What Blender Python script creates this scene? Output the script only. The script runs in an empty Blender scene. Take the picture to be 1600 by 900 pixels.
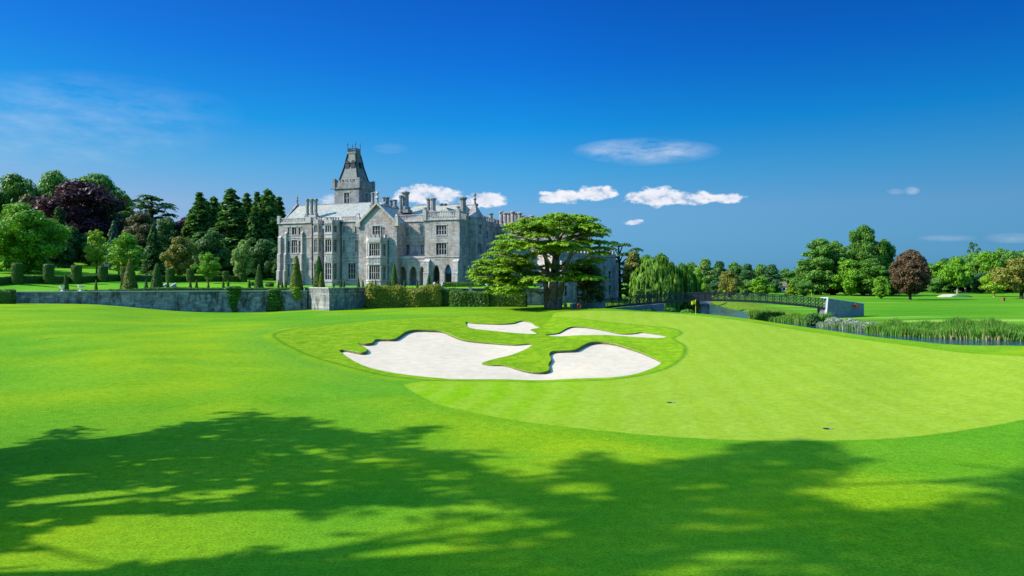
import bpy, math, random
import numpy as np
from mathutils import Vector, Matrix
from mathutils.geometry import delaunay_2d_cdt
R = math.radians
F = 1600*24/36.0            # focal length in photograph pixels
CAMZ = 8.0; HOR = 440.0
scene = bpy.context.scene
COL = scene.collection

# ------------------------------------------------------------ camera, sky, sun, exposure
cam = bpy.data.cameras.new('camera'); camo = bpy.data.objects.new('camera', cam); COL.objects.link(camo)
camo.location = (0, 0, CAMZ); camo.rotation_euler = (R(90), 0, 0)
cam.lens = 24; cam.sensor_width = 36; cam.shift_y = -(450-HOR)/1600; cam.clip_end = 9000; cam.clip_start = .1
scene.camera = camo
SUN_AZ, SUN_EL = R(97), R(36)      # angle left of the view direction, height
sdir = Vector((-math.sin(SUN_AZ)*math.cos(SUN_EL), math.cos(SUN_AZ)*math.cos(SUN_EL), math.sin(SUN_EL)))
sl = bpy.data.lights.new('sun', 'SUN'); sl.energy = 4.2; sl.angle = R(.9); sl.color = (1, .92, .78)
so = bpy.data.objects.new('sun', sl); COL.objects.link(so); so.location = (-60, 0, 80)
so.rotation_euler = sdir.to_track_quat('Z', 'Y').to_euler()
scene.view_settings.view_transform = 'Standard'; scene.view_settings.look = 'None'
scene.view_settings.exposure = 1.12; scene.view_settings.gamma = 1
scene.view_settings.use_curve_mapping = False
scene.cycles.max_bounces = 6; scene.cycles.transparent_max_bounces = 6
scene.cycles.diffuse_bounces = 3; scene.cycles.glossy_bounces = 3
scene.cycles.use_denoising = True

def N(nt, kind, **kw):
    n = nt.nodes.new(kind)
    for k, v in kw.items():
        if k.startswith('i_'):
            key = k[2:]; key = int(key) if key.isdigit() else key
            n.inputs[key].default_value = v
        else: setattr(n, k, v)
    return n
def math_n(nt, op, a, b=None, c=None, clamp=False):
    n = nt.nodes.new('ShaderNodeMath'); n.operation = op; n.use_clamp = clamp
    for i, v in enumerate((a, b, c)):
        if v is None: continue
        if isinstance(v, (int, float)): n.inputs[i].default_value = v
        else: nt.links.new(v, n.inputs[i])
    return n.outputs[0]
def mixc(nt, fac, a, b, blend='MIX'):
    n = nt.nodes.new('ShaderNodeMix'); n.data_type = 'RGBA'; n.blend_type = blend
    for sock, v in ((n.inputs[0], fac), (n.inputs[6], a), (n.inputs[7], b)):
        if isinstance(v, (int, float)): sock.default_value = v
        elif isinstance(v, tuple): sock.default_value = v if len(v) == 4 else v+(1,)
        else: nt.links.new(v, sock)
    return n.outputs[2]

def make_world():
    w = bpy.data.worlds.new('World'); scene.world = w; w.use_nodes = True
    nt = w.node_tree; nt.nodes.clear()
    sky = N(nt, 'ShaderNodeTexSky', sky_type='NISHITA', sun_disc=False, sun_elevation=SUN_EL, sun_rotation=-SUN_AZ,
            altitude=0, air_density=1.0, dust_density=.35, ozone_density=3.0)
    tc = N(nt, 'ShaderNodeTexCoord'); sep = N(nt, 'ShaderNodeSeparateXYZ'); nt.links.new(tc.outputs['Generated'], sep.inputs[0])
    # a polarised, deep blue summer sky: the sky model tinted by height and by bearing, brightened above the frame as added fill light
    def ramp(fac, stops):
        r = N(nt, 'ShaderNodeValToRGB'); nt.links.new(fac, r.inputs[0]); el = r.color_ramp.elements
        while len(el) < len(stops): el.new(.5)
        for q, (p_, c) in zip(el, stops): q.position = p_; q.color = c+(1,)
        return r.outputs[0]
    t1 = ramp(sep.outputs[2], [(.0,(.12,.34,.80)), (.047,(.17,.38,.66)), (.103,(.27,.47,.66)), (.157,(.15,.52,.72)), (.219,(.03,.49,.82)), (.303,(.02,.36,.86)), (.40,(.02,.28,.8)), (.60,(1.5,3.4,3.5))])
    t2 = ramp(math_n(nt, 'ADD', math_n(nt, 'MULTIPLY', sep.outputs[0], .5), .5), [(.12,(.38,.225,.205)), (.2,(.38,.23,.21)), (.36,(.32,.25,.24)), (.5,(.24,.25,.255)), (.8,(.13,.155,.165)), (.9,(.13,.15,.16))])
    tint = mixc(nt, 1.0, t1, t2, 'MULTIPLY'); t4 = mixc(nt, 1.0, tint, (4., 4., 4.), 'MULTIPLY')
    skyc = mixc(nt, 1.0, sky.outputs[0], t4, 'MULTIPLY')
    # small fair-weather clouds, each given by its bearing and height above the horizon
    k = math_n(nt, 'DIVIDE', sep.outputs[0], sep.outputs[1]); e = math_n(nt, 'DIVIDE', sep.outputs[2], sep.outputs[1])
    nz = N(nt, 'ShaderNodeTexNoise', i_Scale=46.0, i_Detail=8.0, i_Roughness=.62); mp = N(nt, 'ShaderNodeMapping')
    mp.inputs['Scale'].default_value = (1, 1, 1.9); nt.links.new(tc.outputs['Generated'], mp.inputs[0]); nt.links.new(mp.outputs[0], nz.inputs['Vector'])
    nf = math_n(nt, 'MULTIPLY', math_n(nt, 'SUBTRACT', nz.outputs[0], .5), 3.8)
    wz = N(nt, 'ShaderNodeTexNoise', i_Scale=14.0, i_Detail=5.0, i_Roughness=.6); mp2 = N(nt, 'ShaderNodeMapping')
    mp2.inputs['Scale'].default_value = (1, 1, 4); mp2.inputs['Rotation'].default_value = (0, R(-18), 0)
    nt.links.new(tc.outputs['Generated'], mp2.inputs[0]); nt.links.new(mp2.outputs[0], wz.inputs['Vector'])
    wm = math_n(nt, 'MULTIPLY', math_n(nt, 'SUBTRACT', wz.outputs[0], .34), 3.2, clamp=True)
    total = None
    for (px, py, a, b, dens, wisp) in [(664,303,40,17,1,0),(640,309,26,9,.9,0),(690,306,34,12,.9,0),(760,311,34,13,.95,0),(742,316,30,9,.8,0),
            (885,307,44,11,1,0),(934,301,34,12,1,0),(862,311,26,7,.9,0),(1022,308,46,16,1,0),(1078,309,46,11,1,0),(1130,310,34,8,.95,0),
            (1012,236,120,22,.55,1),(1000,246,60,14,.3,1),(60,190,330,85,.17,1),(992,347,17,5,.8,0),(1400,299,16,5,.3,1),(1425,298,14,7,.35,1),(610,232,30,9,.16,1),(530,312,36,12,.6,0),
            (1580,372,44,9,.3,1),(1480,372,50,6,.2,1)]:
        dx = math_n(nt, 'MULTIPLY', math_n(nt, 'SUBTRACT', k, (px-800)/F), F/a)
        dy = math_n(nt, 'MULTIPLY', math_n(nt, 'SUBTRACT', e, (HOR-py)/F), F/b)
        d2 = math_n(nt, 'ADD', math_n(nt, 'MULTIPLY', dx, dx), math_n(nt, 'MULTIPLY', dy, dy))
        m = math_n(nt, 'SUBTRACT', 1.0, d2)
        if wisp: m = math_n(nt, 'MULTIPLY', math_n(nt, 'MULTIPLY', m, 1.0, clamp=True), wm)
        else: m = math_n(nt, 'MULTIPLY', math_n(nt, 'ADD', m, nf), 1.5, clamp=True)
        edge = math_n(nt, 'MULTIPLY', math_n(nt, 'SUBTRACT', 2.6, d2), .8, clamp=True)
        m = math_n(nt, 'MULTIPLY', math_n(nt, 'MULTIPLY', m, edge), dens)
        total = m if total is None else math_n(nt, 'MAXIMUM', total, m)
    front = math_n(nt, 'GREATER_THAN', sep.outputs[1], 0.05)
    total = math_n(nt, 'MULTIPLY', total, front)
    sh = N(nt, 'ShaderNodeMapRange'); sh.inputs[1].default_value = .35; sh.inputs[2].default_value = .62; nt.links.new(nz.outputs[0], sh.inputs[0])
    cc = mixc(nt, sh.outputs[0], (3.1, 3.5, 4.2), (4.7, 4.75, 5.1))
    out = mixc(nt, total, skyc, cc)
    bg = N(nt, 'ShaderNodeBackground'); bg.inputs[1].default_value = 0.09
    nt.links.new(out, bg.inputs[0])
    o = N(nt, 'ShaderNodeOutputWorld'); nt.links.new(bg.outputs[0], o.inputs[0])
make_world()

# ------------------------------------------------------------ materials
def pmat(name, color, rough=.8, spec=.3, var=.18, scale=3.0, detail=6, bump=0, bscale=None, metal=0):
    m = bpy.data.materials.new(name); m.use_nodes = True; nt = m.node_tree; nt.nodes.clear()
    o = N(nt, 'ShaderNodeOutputMaterial'); p = N(nt, 'ShaderNodeBsdfPrincipled'); nt.links.new(p.outputs[0], o.inputs[0])
    p.inputs['Roughness'].default_value = rough; p.inputs['Specular IOR Level'].default_value = spec; p.inputs['Metallic'].default_value = metal
    tc = N(nt, 'ShaderNodeTexCoord'); nz = N(nt, 'ShaderNodeTexNoise', i_Scale=scale, i_Detail=detail, i_Roughness=.65)
    nt.links.new(tc.outputs['Object'], nz.inputs['Vector'])
    lo = tuple(c*(1-var*1.6) for c in color); hi = tuple(min(1, c*(1+var*1.6)) for c in color)
    f = N(nt, 'ShaderNodeMapRange'); f.inputs[1].default_value = .28; f.inputs[2].default_value = .72; nt.links.new(nz.outputs[0], f.inputs[0])
    nt.links.new(mixc(nt, f.outputs[0], lo, hi), p.inputs['Base Color'])
    if bump:
        b = N(nt, 'ShaderNodeBump'); b.inputs['Strength'].default_value = bump; b.inputs['Distance'].default_value = .05
        n2 = N(nt, 'ShaderNodeTexNoise', i_Scale=bscale or scale*4, i_Detail=5.0); nt.links.new(tc.outputs['Object'], n2.inputs['Vector'])
        nt.links.new(n2.outputs[0], b.inputs['Height']); nt.links.new(b.outputs[0], p.inputs['Normal'])
    return m
def leafmat(name, dark, light, trans=.25, extra=None):
    """foliage: every leaf clump (mesh island) has a tint of its own"""
    m = bpy.data.materials.new(name); m.use_nodes = True; nt = m.node_tree; nt.nodes.clear()
    o = N(nt, 'ShaderNodeOutputMaterial'); g = N(nt, 'ShaderNodeNewGeometry'); tc = N(nt, 'ShaderNodeTexCoord')
    nz = N(nt, 'ShaderNodeTexNoise', i_Scale=.45, i_Detail=3.0); nt.links.new(tc.outputs['Object'], nz.inputs['Vector'])
    dark, light = tuple(c*1.12 for c in dark), tuple(c*1.12 for c in light)
    f = math_n(nt, 'ADD', math_n(nt, 'MULTIPLY', g.outputs['Random Per Island'], .55), math_n(nt, 'MULTIPLY', math_n(nt, 'SUBTRACT', nz.outputs[0], .3), 1.1), clamp=True)
    c = mixc(nt, f, dark, light)
    d = N(nt, 'ShaderNodeBsdfPrincipled'); d.inputs['Roughness'].default_value = .55; d.inputs['Specular IOR Level'].default_value = .22
    t = N(nt, 'ShaderNodeBsdfTranslucent'); nt.links.new(c, d.inputs['Base Color'])
    tcol = mixc(nt, 1.0, c, (1.5, 1.35, .5), 'MULTIPLY'); nt.links.new(tcol, t.inputs[0])
    mx = N(nt, 'ShaderNodeMixShader'); mx.inputs[0].default_value = trans
    nt.links.new(d.outputs[0], mx.inputs[1]); nt.links.new(t.outputs[0], mx.inputs[2]); nt.links.new(mx.outputs[0], o.inputs[0])
    return m

def stone_mat(name, c1, c2, mortar, bw=.9, bh=.38, weather=.5, rough=.85, band=None, stain=(.06,.06,.055)):
    m = bpy.data.materials.new(name); m.use_nodes = True; nt = m.node_tree; nt.nodes.clear()
    o = N(nt, 'ShaderNodeOutputMaterial'); p = N(nt, 'ShaderNodeBsdfPrincipled'); nt.links.new(p.outputs[0], o.inputs[0])
    p.inputs['Roughness'].default_value = rough; p.inputs['Specular IOR Level'].default_value = .2
    tc = N(nt, 'ShaderNodeTexCoord'); s = N(nt, 'ShaderNodeSeparateXYZ'); nt.links.new(tc.outputs['Object'], s.inputs[0])
    cx = math_n(nt, 'ADD', s.outputs[0], math_n(nt, 'MULTIPLY', s.outputs[1], .83)); cv = N(nt, 'ShaderNodeCombineXYZ')
    nt.links.new(cx, cv.inputs[0]); nt.links.new(s.outputs[2], cv.inputs[1])
    b = N(nt, 'ShaderNodeTexBrick'); b.inputs['Scale'].default_value = 1; b.inputs['Brick Width'].default_value = bw; b.inputs['Row Height'].default_value = bh
    b.inputs['Mortar Size'].default_value = .012; b.inputs['Mortar Smooth'].default_value = .2; b.inputs['Bias'].default_value = 0
    b.inputs['Color1'].default_value = c1+(1,); b.inputs['Color2'].default_value = c2+(1,); b.inputs['Mortar'].default_value = mortar+(1,)
    nt.links.new(cv.outputs[0], b.inputs['Vector'])
    c = b.outputs['Color']
    if band:   # irregular warmer courses
        wn = N(nt, 'ShaderNodeTexNoise', i_Scale=1.0, i_Detail=3.0); mp = N(nt, 'ShaderNodeMapping'); mp.inputs['Scale'].default_value = (.16, .16, 1.1)
        nt.links.new(tc.outputs['Object'], mp.inputs[0]); nt.links.new(mp.outputs[0], wn.inputs['Vector'])
        mr = N(nt, 'ShaderNodeMapRange'); mr.inputs[1].default_value = .5; mr.inputs[2].default_value = .6; nt.links.new(wn.outputs[0], mr.inputs[0])
        c = mixc(nt, math_n(nt, 'MULTIPLY', mr.outputs[0], .6), c, band)
    n1 = N(nt, 'ShaderNodeTexNoise', i_Scale=.55, i_Detail=8.0, i_Roughness=.7); mp3 = N(nt, 'ShaderNodeMapping'); mp3.inputs['Scale'].default_value = (1.4, 1.4, .5)
    nt.links.new(tc.outputs['Object'], mp3.inputs[0]); nt.links.new(mp3.outputs[0], n1.inputs['Vector'])
    mr = N(nt, 'ShaderNodeMapRange'); mr.inputs[1].default_value = .46; mr.inputs[2].default_value = .64; nt.links.new(n1.outputs[0], mr.inputs[0])
    c = mixc(nt, math_n(nt, 'MULTIPLY', mr.outputs[0], weather), c, stain)
    n2 = N(nt, 'ShaderNodeTexNoise', i_Scale=3.5, i_Detail=6.0); nt.links.new(tc.outputs['Object'], n2.inputs['Vector'])
    c = mixc(nt, .28, c, mixc(nt, n2.outputs[0], (.0, .0, .0), (1, 1, 1)), 'OVERLAY')
    nt.links.new(c, p.inputs['Base Color'])
    bp = N(nt, 'ShaderNodeBump'); bp.inputs['Strength'].default_value = .5; bp.inputs['Distance'].default_value = .06
    nt.links.new(math_n(nt, 'SUBTRACT', n2.outputs[0], b.outputs['Fac']), bp.inputs['Height']); nt.links.new(bp.outputs[0], p.inputs['Normal'])
    return m

M = {}
M['limestone'] = stone_mat('limestone', (.26,.243,.25), (.40,.37,.375), (.17,.16,.17), band=(.34,.25,.20), weather=.65, stain=(.09,.083,.09))
M['trim'] = stone_mat('pale_trim', (.37,.34,.345), (.47,.435,.43), (.26,.245,.25), weather=.55, stain=(.14,.13,.135))
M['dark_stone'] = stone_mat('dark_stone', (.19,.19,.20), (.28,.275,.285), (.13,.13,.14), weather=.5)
M['wall_stone'] = stone_mat('wall_stone', (.17,.18,.185), (.34,.34,.32), (.09,.09,.08), bw=1.1, bh=.42, weather=1.0, stain=(.04,.045,.035))
M['slate'] = stone_mat('slate', (.255,.258,.25), (.36,.36,.345), (.15,.155,.155), bw=.35, bh=.16, weather=.5, rough=.7, stain=(.15,.155,.13), band=(.35,.34,.25))
M['glass'] = pmat('window_glass', (.008,.011,.018), .12, .3, .2)
M['tower_slate'] = stone_mat('tower_slate', (.15,.165,.165), (.23,.24,.235), (.08,.09,.10), bw=.35, bh=.16, weather=.6, rough=.6, stain=(.09,.1,.09))
M['glass_grey'] = pmat('grey_window_glass', (.035,.045,.06), .15, .5, .3)
M['glass_curtain'] = pmat('curtained_window', (.11,.105,.10), .4, .4, .4, 2)
M['blue_glass'] = pmat('blue_blind', (.03,.16,.34), .3, .5, .1)
M['blind'] = pmat('pale_blind', (.34,.36,.38), .5, .4, .15)
M['lead'] = pmat('lead', (.07,.08,.09), .5, .4)
M['iron'] = pmat('black_iron', (.014,.017,.02), .45, .5, .2)
M['concrete'] = pmat('grey_concrete', (.19,.205,.22), .8, .3, .15, 1.5, bump=.2)
M['white'] = pmat('white_paint', (.74,.75,.76), .5, .4, .05)
M['statue'] = pmat('weathered_marble', (.6,.6,.57), .7, .3, .15, 4)
M['red'] = pmat('red_plastic', (.62,.06,.02), .4, .5, .08)
M['yellow'] = pmat('yellow_cloth', (.78,.60,.012), .7, .2, .05)
M['yellow_pole'] = pmat('yellow_pole', (.72,.55,.03), .4, .4, .05)
M['bark'] = pmat('grey_bark', (.115,.09,.07), .9, .1, .4, 2.2, bump=.8, bscale=6)
M['cedar_bark'] = pmat('cedar_bark', (.20,.16,.13), .9, .1, .45, 1.6, bump=1, bscale=5)
M['bark_pale'] = pmat('pale_bark', (.24,.21,.17), .9, .1, .35, 2.2, bump=.8, bscale=6)
M['bark_dark'] = pmat('dark_bark', (.04,.035,.03), .9, .1, .4, 2.2)
M['brown'] = pmat('weathered_brown_wood', (.17,.085,.03), .8, .2, .3, 4)
M['render'] = pmat('cream_render', (.5,.45,.37), .85, .2, .1, 1)
M['roof_brown'] = pmat('brown_tiles', (.13,.10,.085), .8, .2, .25, 2)
M['black'] = pmat('black', (.008,.008,.009), .7, .2, .1)
M['soil'] = pmat('cut_turf_edge', (.12,.10,.055), .95, .1, .4, 6)

def lawn_mat(name, kind):
    m = bpy.data.materials.new(name); m.use_nodes = True; nt = m.node_tree; nt.nodes.clear()
    o = N(nt, 'ShaderNodeOutputMaterial'); p = N(nt, 'ShaderNodeBsdfPrincipled'); nt.links.new(p.outputs[0], o.inputs[0])
    p.inputs['Roughness'].default_value = .9; p.inputs['Specular IOR Level'].default_value = .02
    tc = N(nt, 'ShaderNodeTexCoord'); P = tc.outputs['Object']
    def noise(scale, detail, sx=1, sy=1, rot=0, rough=.6):
        mp = N(nt, 'ShaderNodeMapping'); mp.inputs['Scale'].default_value = (sx, sy, 1); mp.inputs['Rotation'].default_value = (0, 0, rot)
        n = N(nt, 'ShaderNodeTexNoise', i_Scale=scale, i_Detail=float(detail), i_Roughness=rough); nt.links.new(P, mp.inputs[0]); nt.links.new(mp.outputs[0], n.inputs['Vector'])
        return n.outputs[0]
    def ramp(v, a, b, lo=0., hi=1.):
        r = N(nt, 'ShaderNodeMapRange'); r.interpolation_type = 'SMOOTHSTEP'
        for i, x in ((1, a), (2, b), (3, lo), (4, hi)): r.inputs[i].default_value = x
        nt.links.new(v, r.inputs[0]); return r.outputs[0]
    fine = noise(11, 5, rough=.75); mid = noise(2.2, 6); big = noise(.045, 2); big2 = noise(.11, 3, 1, 1.8, R(35))
    def stripes(period, rot, soft=.35, distort=.0):
        mp = N(nt, 'ShaderNodeMapping'); mp.inputs['Rotation'].default_value = (0, 0, rot); nt.links.new(P, mp.inputs[0])
        s = N(nt, 'ShaderNodeSeparateXYZ'); nt.links.new(mp.outputs[0], s.inputs[0])
        x = math_n(nt, 'ADD', s.outputs[0], math_n(nt, 'MULTIPLY', big, distort))
        w = math_n(nt, 'SINE', math_n(nt, 'MULTIPLY', x, 2*math.pi/period))
        return ramp(w, -soft, soft)
    if kind == 'ground':
        fair = mixc(nt, ramp(big, .36, .62), (.078,.225,.010), (.190,.295,.006))
        fair = mixc(nt, math_n(nt, 'MULTIPLY', stripes(7, R(62), .9, 30), .3), fair, (.07,.215,.003))
        fair = mixc(nt, math_n(nt, 'MULTIPLY', ramp(big2, .45, .62), .45), fair, (.105,.255,.012))
        rough = mixc(nt, ramp(noise(.9, 5, 1, 1), .3, .7), (.095,.215,.004), (.19,.285,.010))
        sx = N(nt, 'ShaderNodeSeparateXYZ'); nt.links.new(P, sx.inputs[0])
        green = mixc(nt, ramp(math_n(nt, 'ADD', sx.outputs[0], math_n(nt, 'MULTIPLY', big2, 8)), -2, 16), (.130,.265,.002), (.185,.268,.018))
        green = mixc(nt, math_n(nt, 'MULTIPLY', stripes(2.6, R(6), .9, 6), .34), green, (.215,.305,.035))
        green = mixc(nt, math_n(nt, 'MULTIPLY', stripes(6.0, R(66), .9, 8), .10), green, (.105,.235,.003))
        green = mixc(nt, math_n(nt, 'MULTIPLY', ramp(big2, .42, .62), .35), green, (.175,.25,.02))
        def attr(n): a = N(nt, 'ShaderNodeAttribute', attribute_name=n); return a.outputs['Fac']
        sdg, sdr, far = attr('green_edge'), attr('rough_edge'), attr('far_bank')
        # the mower's rings round the bunkers
        rings = math_n(nt, 'MULTIPLY', ramp(sdr, -9., -1.), math_n(nt, 'SUBTRACT', 1.0, ramp(sdr, -1.6, -.8)))
        fair = mixc(nt, math_n(nt, 'MULTIPLY', rings, .55), fair, (.08,.22,.018))
        sw = ramp(math_n(nt, 'SINE', math_n(nt, 'MULTIPLY', sdr, 1.15)), -.9, .9)
        fair = mixc(nt, math_n(nt, 'MULTIPLY', math_n(nt, 'MULTIPLY', sw, ramp(sdr, -30., -3.)), .28), fair, (.14,.265,.012))
        line = math_n(nt, 'SUBTRACT', 1.0, ramp(attr('mow_line'), .08, .5))
        fair = mixc(nt, math_n(nt, 'MULTIPLY', line, .5), fair, (.04,.14,.006))
        c = mixc(nt, ramp(sdg, -.16, .16), fair, green)
        coll = math_n(nt, 'MULTIPLY', ramp(sdg, -3.2, -.1), math_n(nt, 'SUBTRACT', 1.0, ramp(sdg, -.16, .1)))
        c = mixc(nt, math_n(nt, 'MULTIPLY', coll, .4), c, (.07,.215,.006))
        c = mixc(nt, ramp(sdr, -.12, .12), c, rough)
        edge = math_n(nt, 'SUBTRACT', 1.0, ramp(math_n(nt, 'ABSOLUTE', sdr), .03, .4))
        c = mixc(nt, math_n(nt, 'MULTIPLY', edge, .6), c, (.045,.14,.006))
        farc = mixc(nt, ramp(noise(.05, 5, .4, 2.4), .35, .65), (.050,.190,.008), (.11,.255,.012))
        farc = mixc(nt, ramp(noise(.035, 3, .25, 4.0), .60, .64), farc, (.22,.34,.05))
        c = mixc(nt, far, c, farc)
        c = mixc(nt, ramp(attr('bank'), .15, .8), c, mixc(nt, ramp(mid, .3, .7), (.035,.10,.01), (.14,.20,.012)))
        gfac = ramp(sdg, -.1, .1)
        lo = math_n(nt, 'ADD', .52, math_n(nt, 'MULTIPLY', gfac, .28))
    else:
        c = mixc(nt, ramp(big, .35, .62), (.055,.205,.010), (.11,.265,.010))
        c = mixc(nt, math_n(nt, 'MULTIPLY', stripes(3.2, R(25), .9, 3), .25), c, (.10,.27,.02))
        lo = .68
    g = mixc(nt, ramp(fine, .3, .7), (0, 0, 0), (1, 1, 1))
    fm = N(nt, 'ShaderNodeMapRange'); fm.inputs[1].default_value = .3; fm.inputs[2].default_value = .7; fm.inputs[4].default_value = 1.28
    nt.links.new(fine, fm.inputs[0])
    if isinstance(lo, float): fm.inputs[3].default_value = lo
    else: nt.links.new(lo, fm.inputs[3])
    fm.inputs[1].default_value = .32; fm.inputs[2].default_value = .68
    mm = ramp(mid, .3, .7, .88, 1.1)
    v = math_n(nt, 'MULTIPLY', fm.outputs[0], mm)
    cc = N(nt, 'ShaderNodeCombineXYZ')
    for i in range(3): nt.links.new(v, cc.inputs[i])
    nt.links.new(mixc(nt, 1.0, c, cc.outputs[0], 'MULTIPLY'), p.inputs['Base Color'])
    b = N(nt, 'ShaderNodeBump'); b.inputs['Strength'].default_value = .55; b.inputs['Distance'].default_value = .04
    nt.links.new(fine, b.inputs['Height']); nt.links.new(b.outputs[0], p.inputs['Normal'])
    return m
M['lawn'] = lawn_mat('mown_grass', 'ground'); M['terrace_lawn'] = lawn_mat('terrace_grass', 'terrace')
def sand_mat():
    m = bpy.data.materials.new('white_sand'); m.use_nodes = True; nt = m.node_tree; p = nt.nodes['Principled BSDF']
    p.inputs['Roughness'].default_value = .95; p.inputs['Specular IOR Level'].default_value = .1
    tc = N(nt, 'ShaderNodeTexCoord')
    n1 = N(nt, 'ShaderNodeTexNoise', i_Scale=1.1, i_Detail=7.0, i_Roughness=.7); nt.links.new(tc.outputs['Object'], n1.inputs['Vector'])
    r = N(nt, 'ShaderNodeMapRange'); r.inputs[1].default_value = .35; r.inputs[2].default_value = .62; nt.links.new(n1.outputs[0], r.inputs[0])
    nt.links.new(mixc(nt, r.outputs[0], (.41,.335,.25), (.475,.40,.31)), p.inputs['Base Color'])
    w = N(nt, 'ShaderNodeTexNoise', i_Scale=3.0, i_Detail=6.0); mp = N(nt, 'ShaderNodeMapping'); mp.inputs['Scale'].default_value = (.5, 2, 1); mp.inputs['Rotation'].default_value = (0, 0, R(20))
    nt.links.new(tc.outputs['Object'], mp.inputs[0]); nt.links.new(mp.outputs[0], w.inputs['Vector'])
    b = N(nt, 'ShaderNodeBump'); b.inputs['Strength'].default_value = .35; b.inputs['Distance'].default_value = .1
    nt.links.new(w.outputs[0], b.inputs['Height']); nt.links.new(b.outputs[0], p.inputs['Normal'])
    return m
M['sand'] = sand_mat()
def water_mat():
    m = bpy.data.materials.new('river_water'); m.use_nodes = True; nt = m.node_tree; p = nt.nodes['Principled BSDF']
    p.inputs['Base Color'].default_value = (.006,.04,.08,1); p.inputs['Roughness'].default_value = .1; p.inputs['IOR'].default_value = 1.33
    p.inputs['Specular IOR Level'].default_value = .6
    tc = N(nt, 'ShaderNodeTexCoord'); w = N(nt, 'ShaderNodeTexNoise', i_Scale=1.2, i_Detail=4.0); mp = N(nt, 'ShaderNodeMapping'); mp.inputs['Scale'].default_value = (1, 1, 1)
    nt.links.new(tc.outputs['Object'], mp.inputs[0]); nt.links.new(mp.outputs[0], w.inputs['Vector'])
    b = N(nt, 'ShaderNodeBump'); b.inputs['Strength'].default_value = 1; b.inputs['Distance'].default_value = .09
    nt.links.new(w.outputs[0], b.inputs['Height']); nt.links.new(b.outputs[0], p.inputs['Normal'])
    return m
M['water'] = water_mat()

# ------------------------------------------------------------ object helpers
def tag(o, label=None, cat=None, group=None, kind=None):
    if label: o['label'] = label
    if cat: o['category'] = cat
    if group: o['group'] = group
    if kind: o['kind'] = kind
    return o
def thing(name, label, cat, loc=(0,0,0), rz=0, group=None):
    o = bpy.data.objects.new(name, None); COL.objects.link(o); o.location = loc; o.rotation_euler = (0, 0, rz)
    o.empty_display_size = .3
    return tag(o, label, cat, group)
def dup(root, loc, rz=0, sc=(1,1,1), label=None, group=None):
    r = root.copy(); COL.objects.link(r); r.location = loc; r.rotation_euler = (0, 0, rz); r.scale = sc
    if label: r['label'] = label
    if group: r['group'] = group
    for ch in root.children:
        c = ch.copy(); COL.objects.link(c); c.parent = r
        for g in ch.children:
            d = g.copy(); COL.objects.link(d); d.parent = c
    return r
class MB:
    def __init__(s): s.v = []; s.f = []
    def add(s, vs, fs):
        b = len(s.v); s.v += [tuple(v) for v in vs]; s.f += [tuple(i+b for i in f) for f in fs]
    def box(s, x0, x1, y0, y1, z0, z1):
        s.add([(x0,y0,z0),(x1,y0,z0),(x1,y1,z0),(x0,y1,z0),(x0,y0,z1),(x1,y0,z1),(x1,y1,z1),(x0,y1,z1)],
              [(0,3,2,1),(4,5,6,7),(0,1,5,4),(1,2,6,5),(2,3,7,6),(3,0,4,7)])
    def obox(s, p0, p1, w0, w1, z0, z1):
        """box along p0->p1 in plan, from w0 to w1 along the outward normal"""
        p0 = Vector(p0[:2]); p1 = Vector(p1[:2]); d = (p1-p0).normalized(); n = Vector((d.y, -d.x))
        a, b, c, e = p0+n*w0, p1+n*w0, p1+n*w1, p0+n*w1
        vs = [(q.x, q.y, z) for z in (z0, z1) for q in (a, b, c, e)]
        s.add(vs, [(0,3,2,1),(4,5,6,7),(0,1,5,4),(1,2,6,5),(2,3,7,6),(3,0,4,7)])
    def bar(s, a, b, w, h=None):
        a = Vector(a); b = Vector(b); h = h or w; d = (b-a).normalized()
        u = d.cross(Vector((0,0,1))); u = Vector((1,0,0)) if u.length < 1e-4 else u.normalized(); t = u.cross(d).normalized()
        vs = [p+u*i*w/2+t*j*h/2 for p in (a, b) for i, j in ((-1,-1),(1,-1),(1,1),(-1,1))]
        s.add(vs, [(0,1,2,3),(7,6,5,4),(0,4,5,1),(1,5,6,2),(2,6,7,3),(3,7,4,0)])
    def lathe(s, cx, cy, prof, n=8, rot=0, caps=True):
        vs = []; fs = []
        for (r, z) in prof:
            for i in range(n):
                a = rot+2*math.pi*i/n; vs.append((cx+r*math.cos(a), cy+r*math.sin(a), z))
        for j in range(len(prof)-1):
            for i in range(n): fs.append((j*n+i, j*n+(i+1)%n, (j+1)*n+(i+1)%n, (j+1)*n+i))
        if caps: fs.append(tuple(range(n))[::-1]); fs.append(tuple((len(prof)-1)*n+i for i in range(n)))
        s.add(vs, fs)
    def tube(s, pts, rads, n=7):
        pts = [Vector(p) for p in pts]; vs = []; fs = []; prev = None
        rads = list(rads)+[rads[-1]]*(len(pts)-len(rads))
        for i, p in enumerate(pts):
            d = (pts[min(i+1, len(pts)-1)]-pts[max(i-1, 0)]).normalized()
            u = (Vector((1,0,0)) if abs(d.x) < .9 else Vector((0,1,0))) if prev is None else prev
            u = (u-d*u.dot(d)).normalized(); prev = u; t = d.cross(u)
            for k in range(n):
                a = 2*math.pi*k/n; vs.append(p+(u*math.cos(a)+t*math.sin(a))*rads[i])
        for j in range(len(pts)-1):
            for k in range(n): fs.append((j*n+k, j*n+(k+1)%n, (j+1)*n+(k+1)%n, (j+1)*n+k))
        fs.append(tuple(range(n))[::-1]); fs.append(tuple((len(pts)-1)*n+k for k in range(n)))
        s.add(vs, fs)
    def build(s, name, mat, parent=None, smooth=False):
        me = bpy.data.meshes.new(name); me.from_pydata(s.v, [], s.f); me.materials.append(mat); me.update()
        if smooth: me.polygons.foreach_set('use_smooth', [True]*len(me.polygons))
        o = bpy.data.objects.new(name, me); COL.objects.link(o)
        if parent: o.parent = parent
        return o
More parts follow.
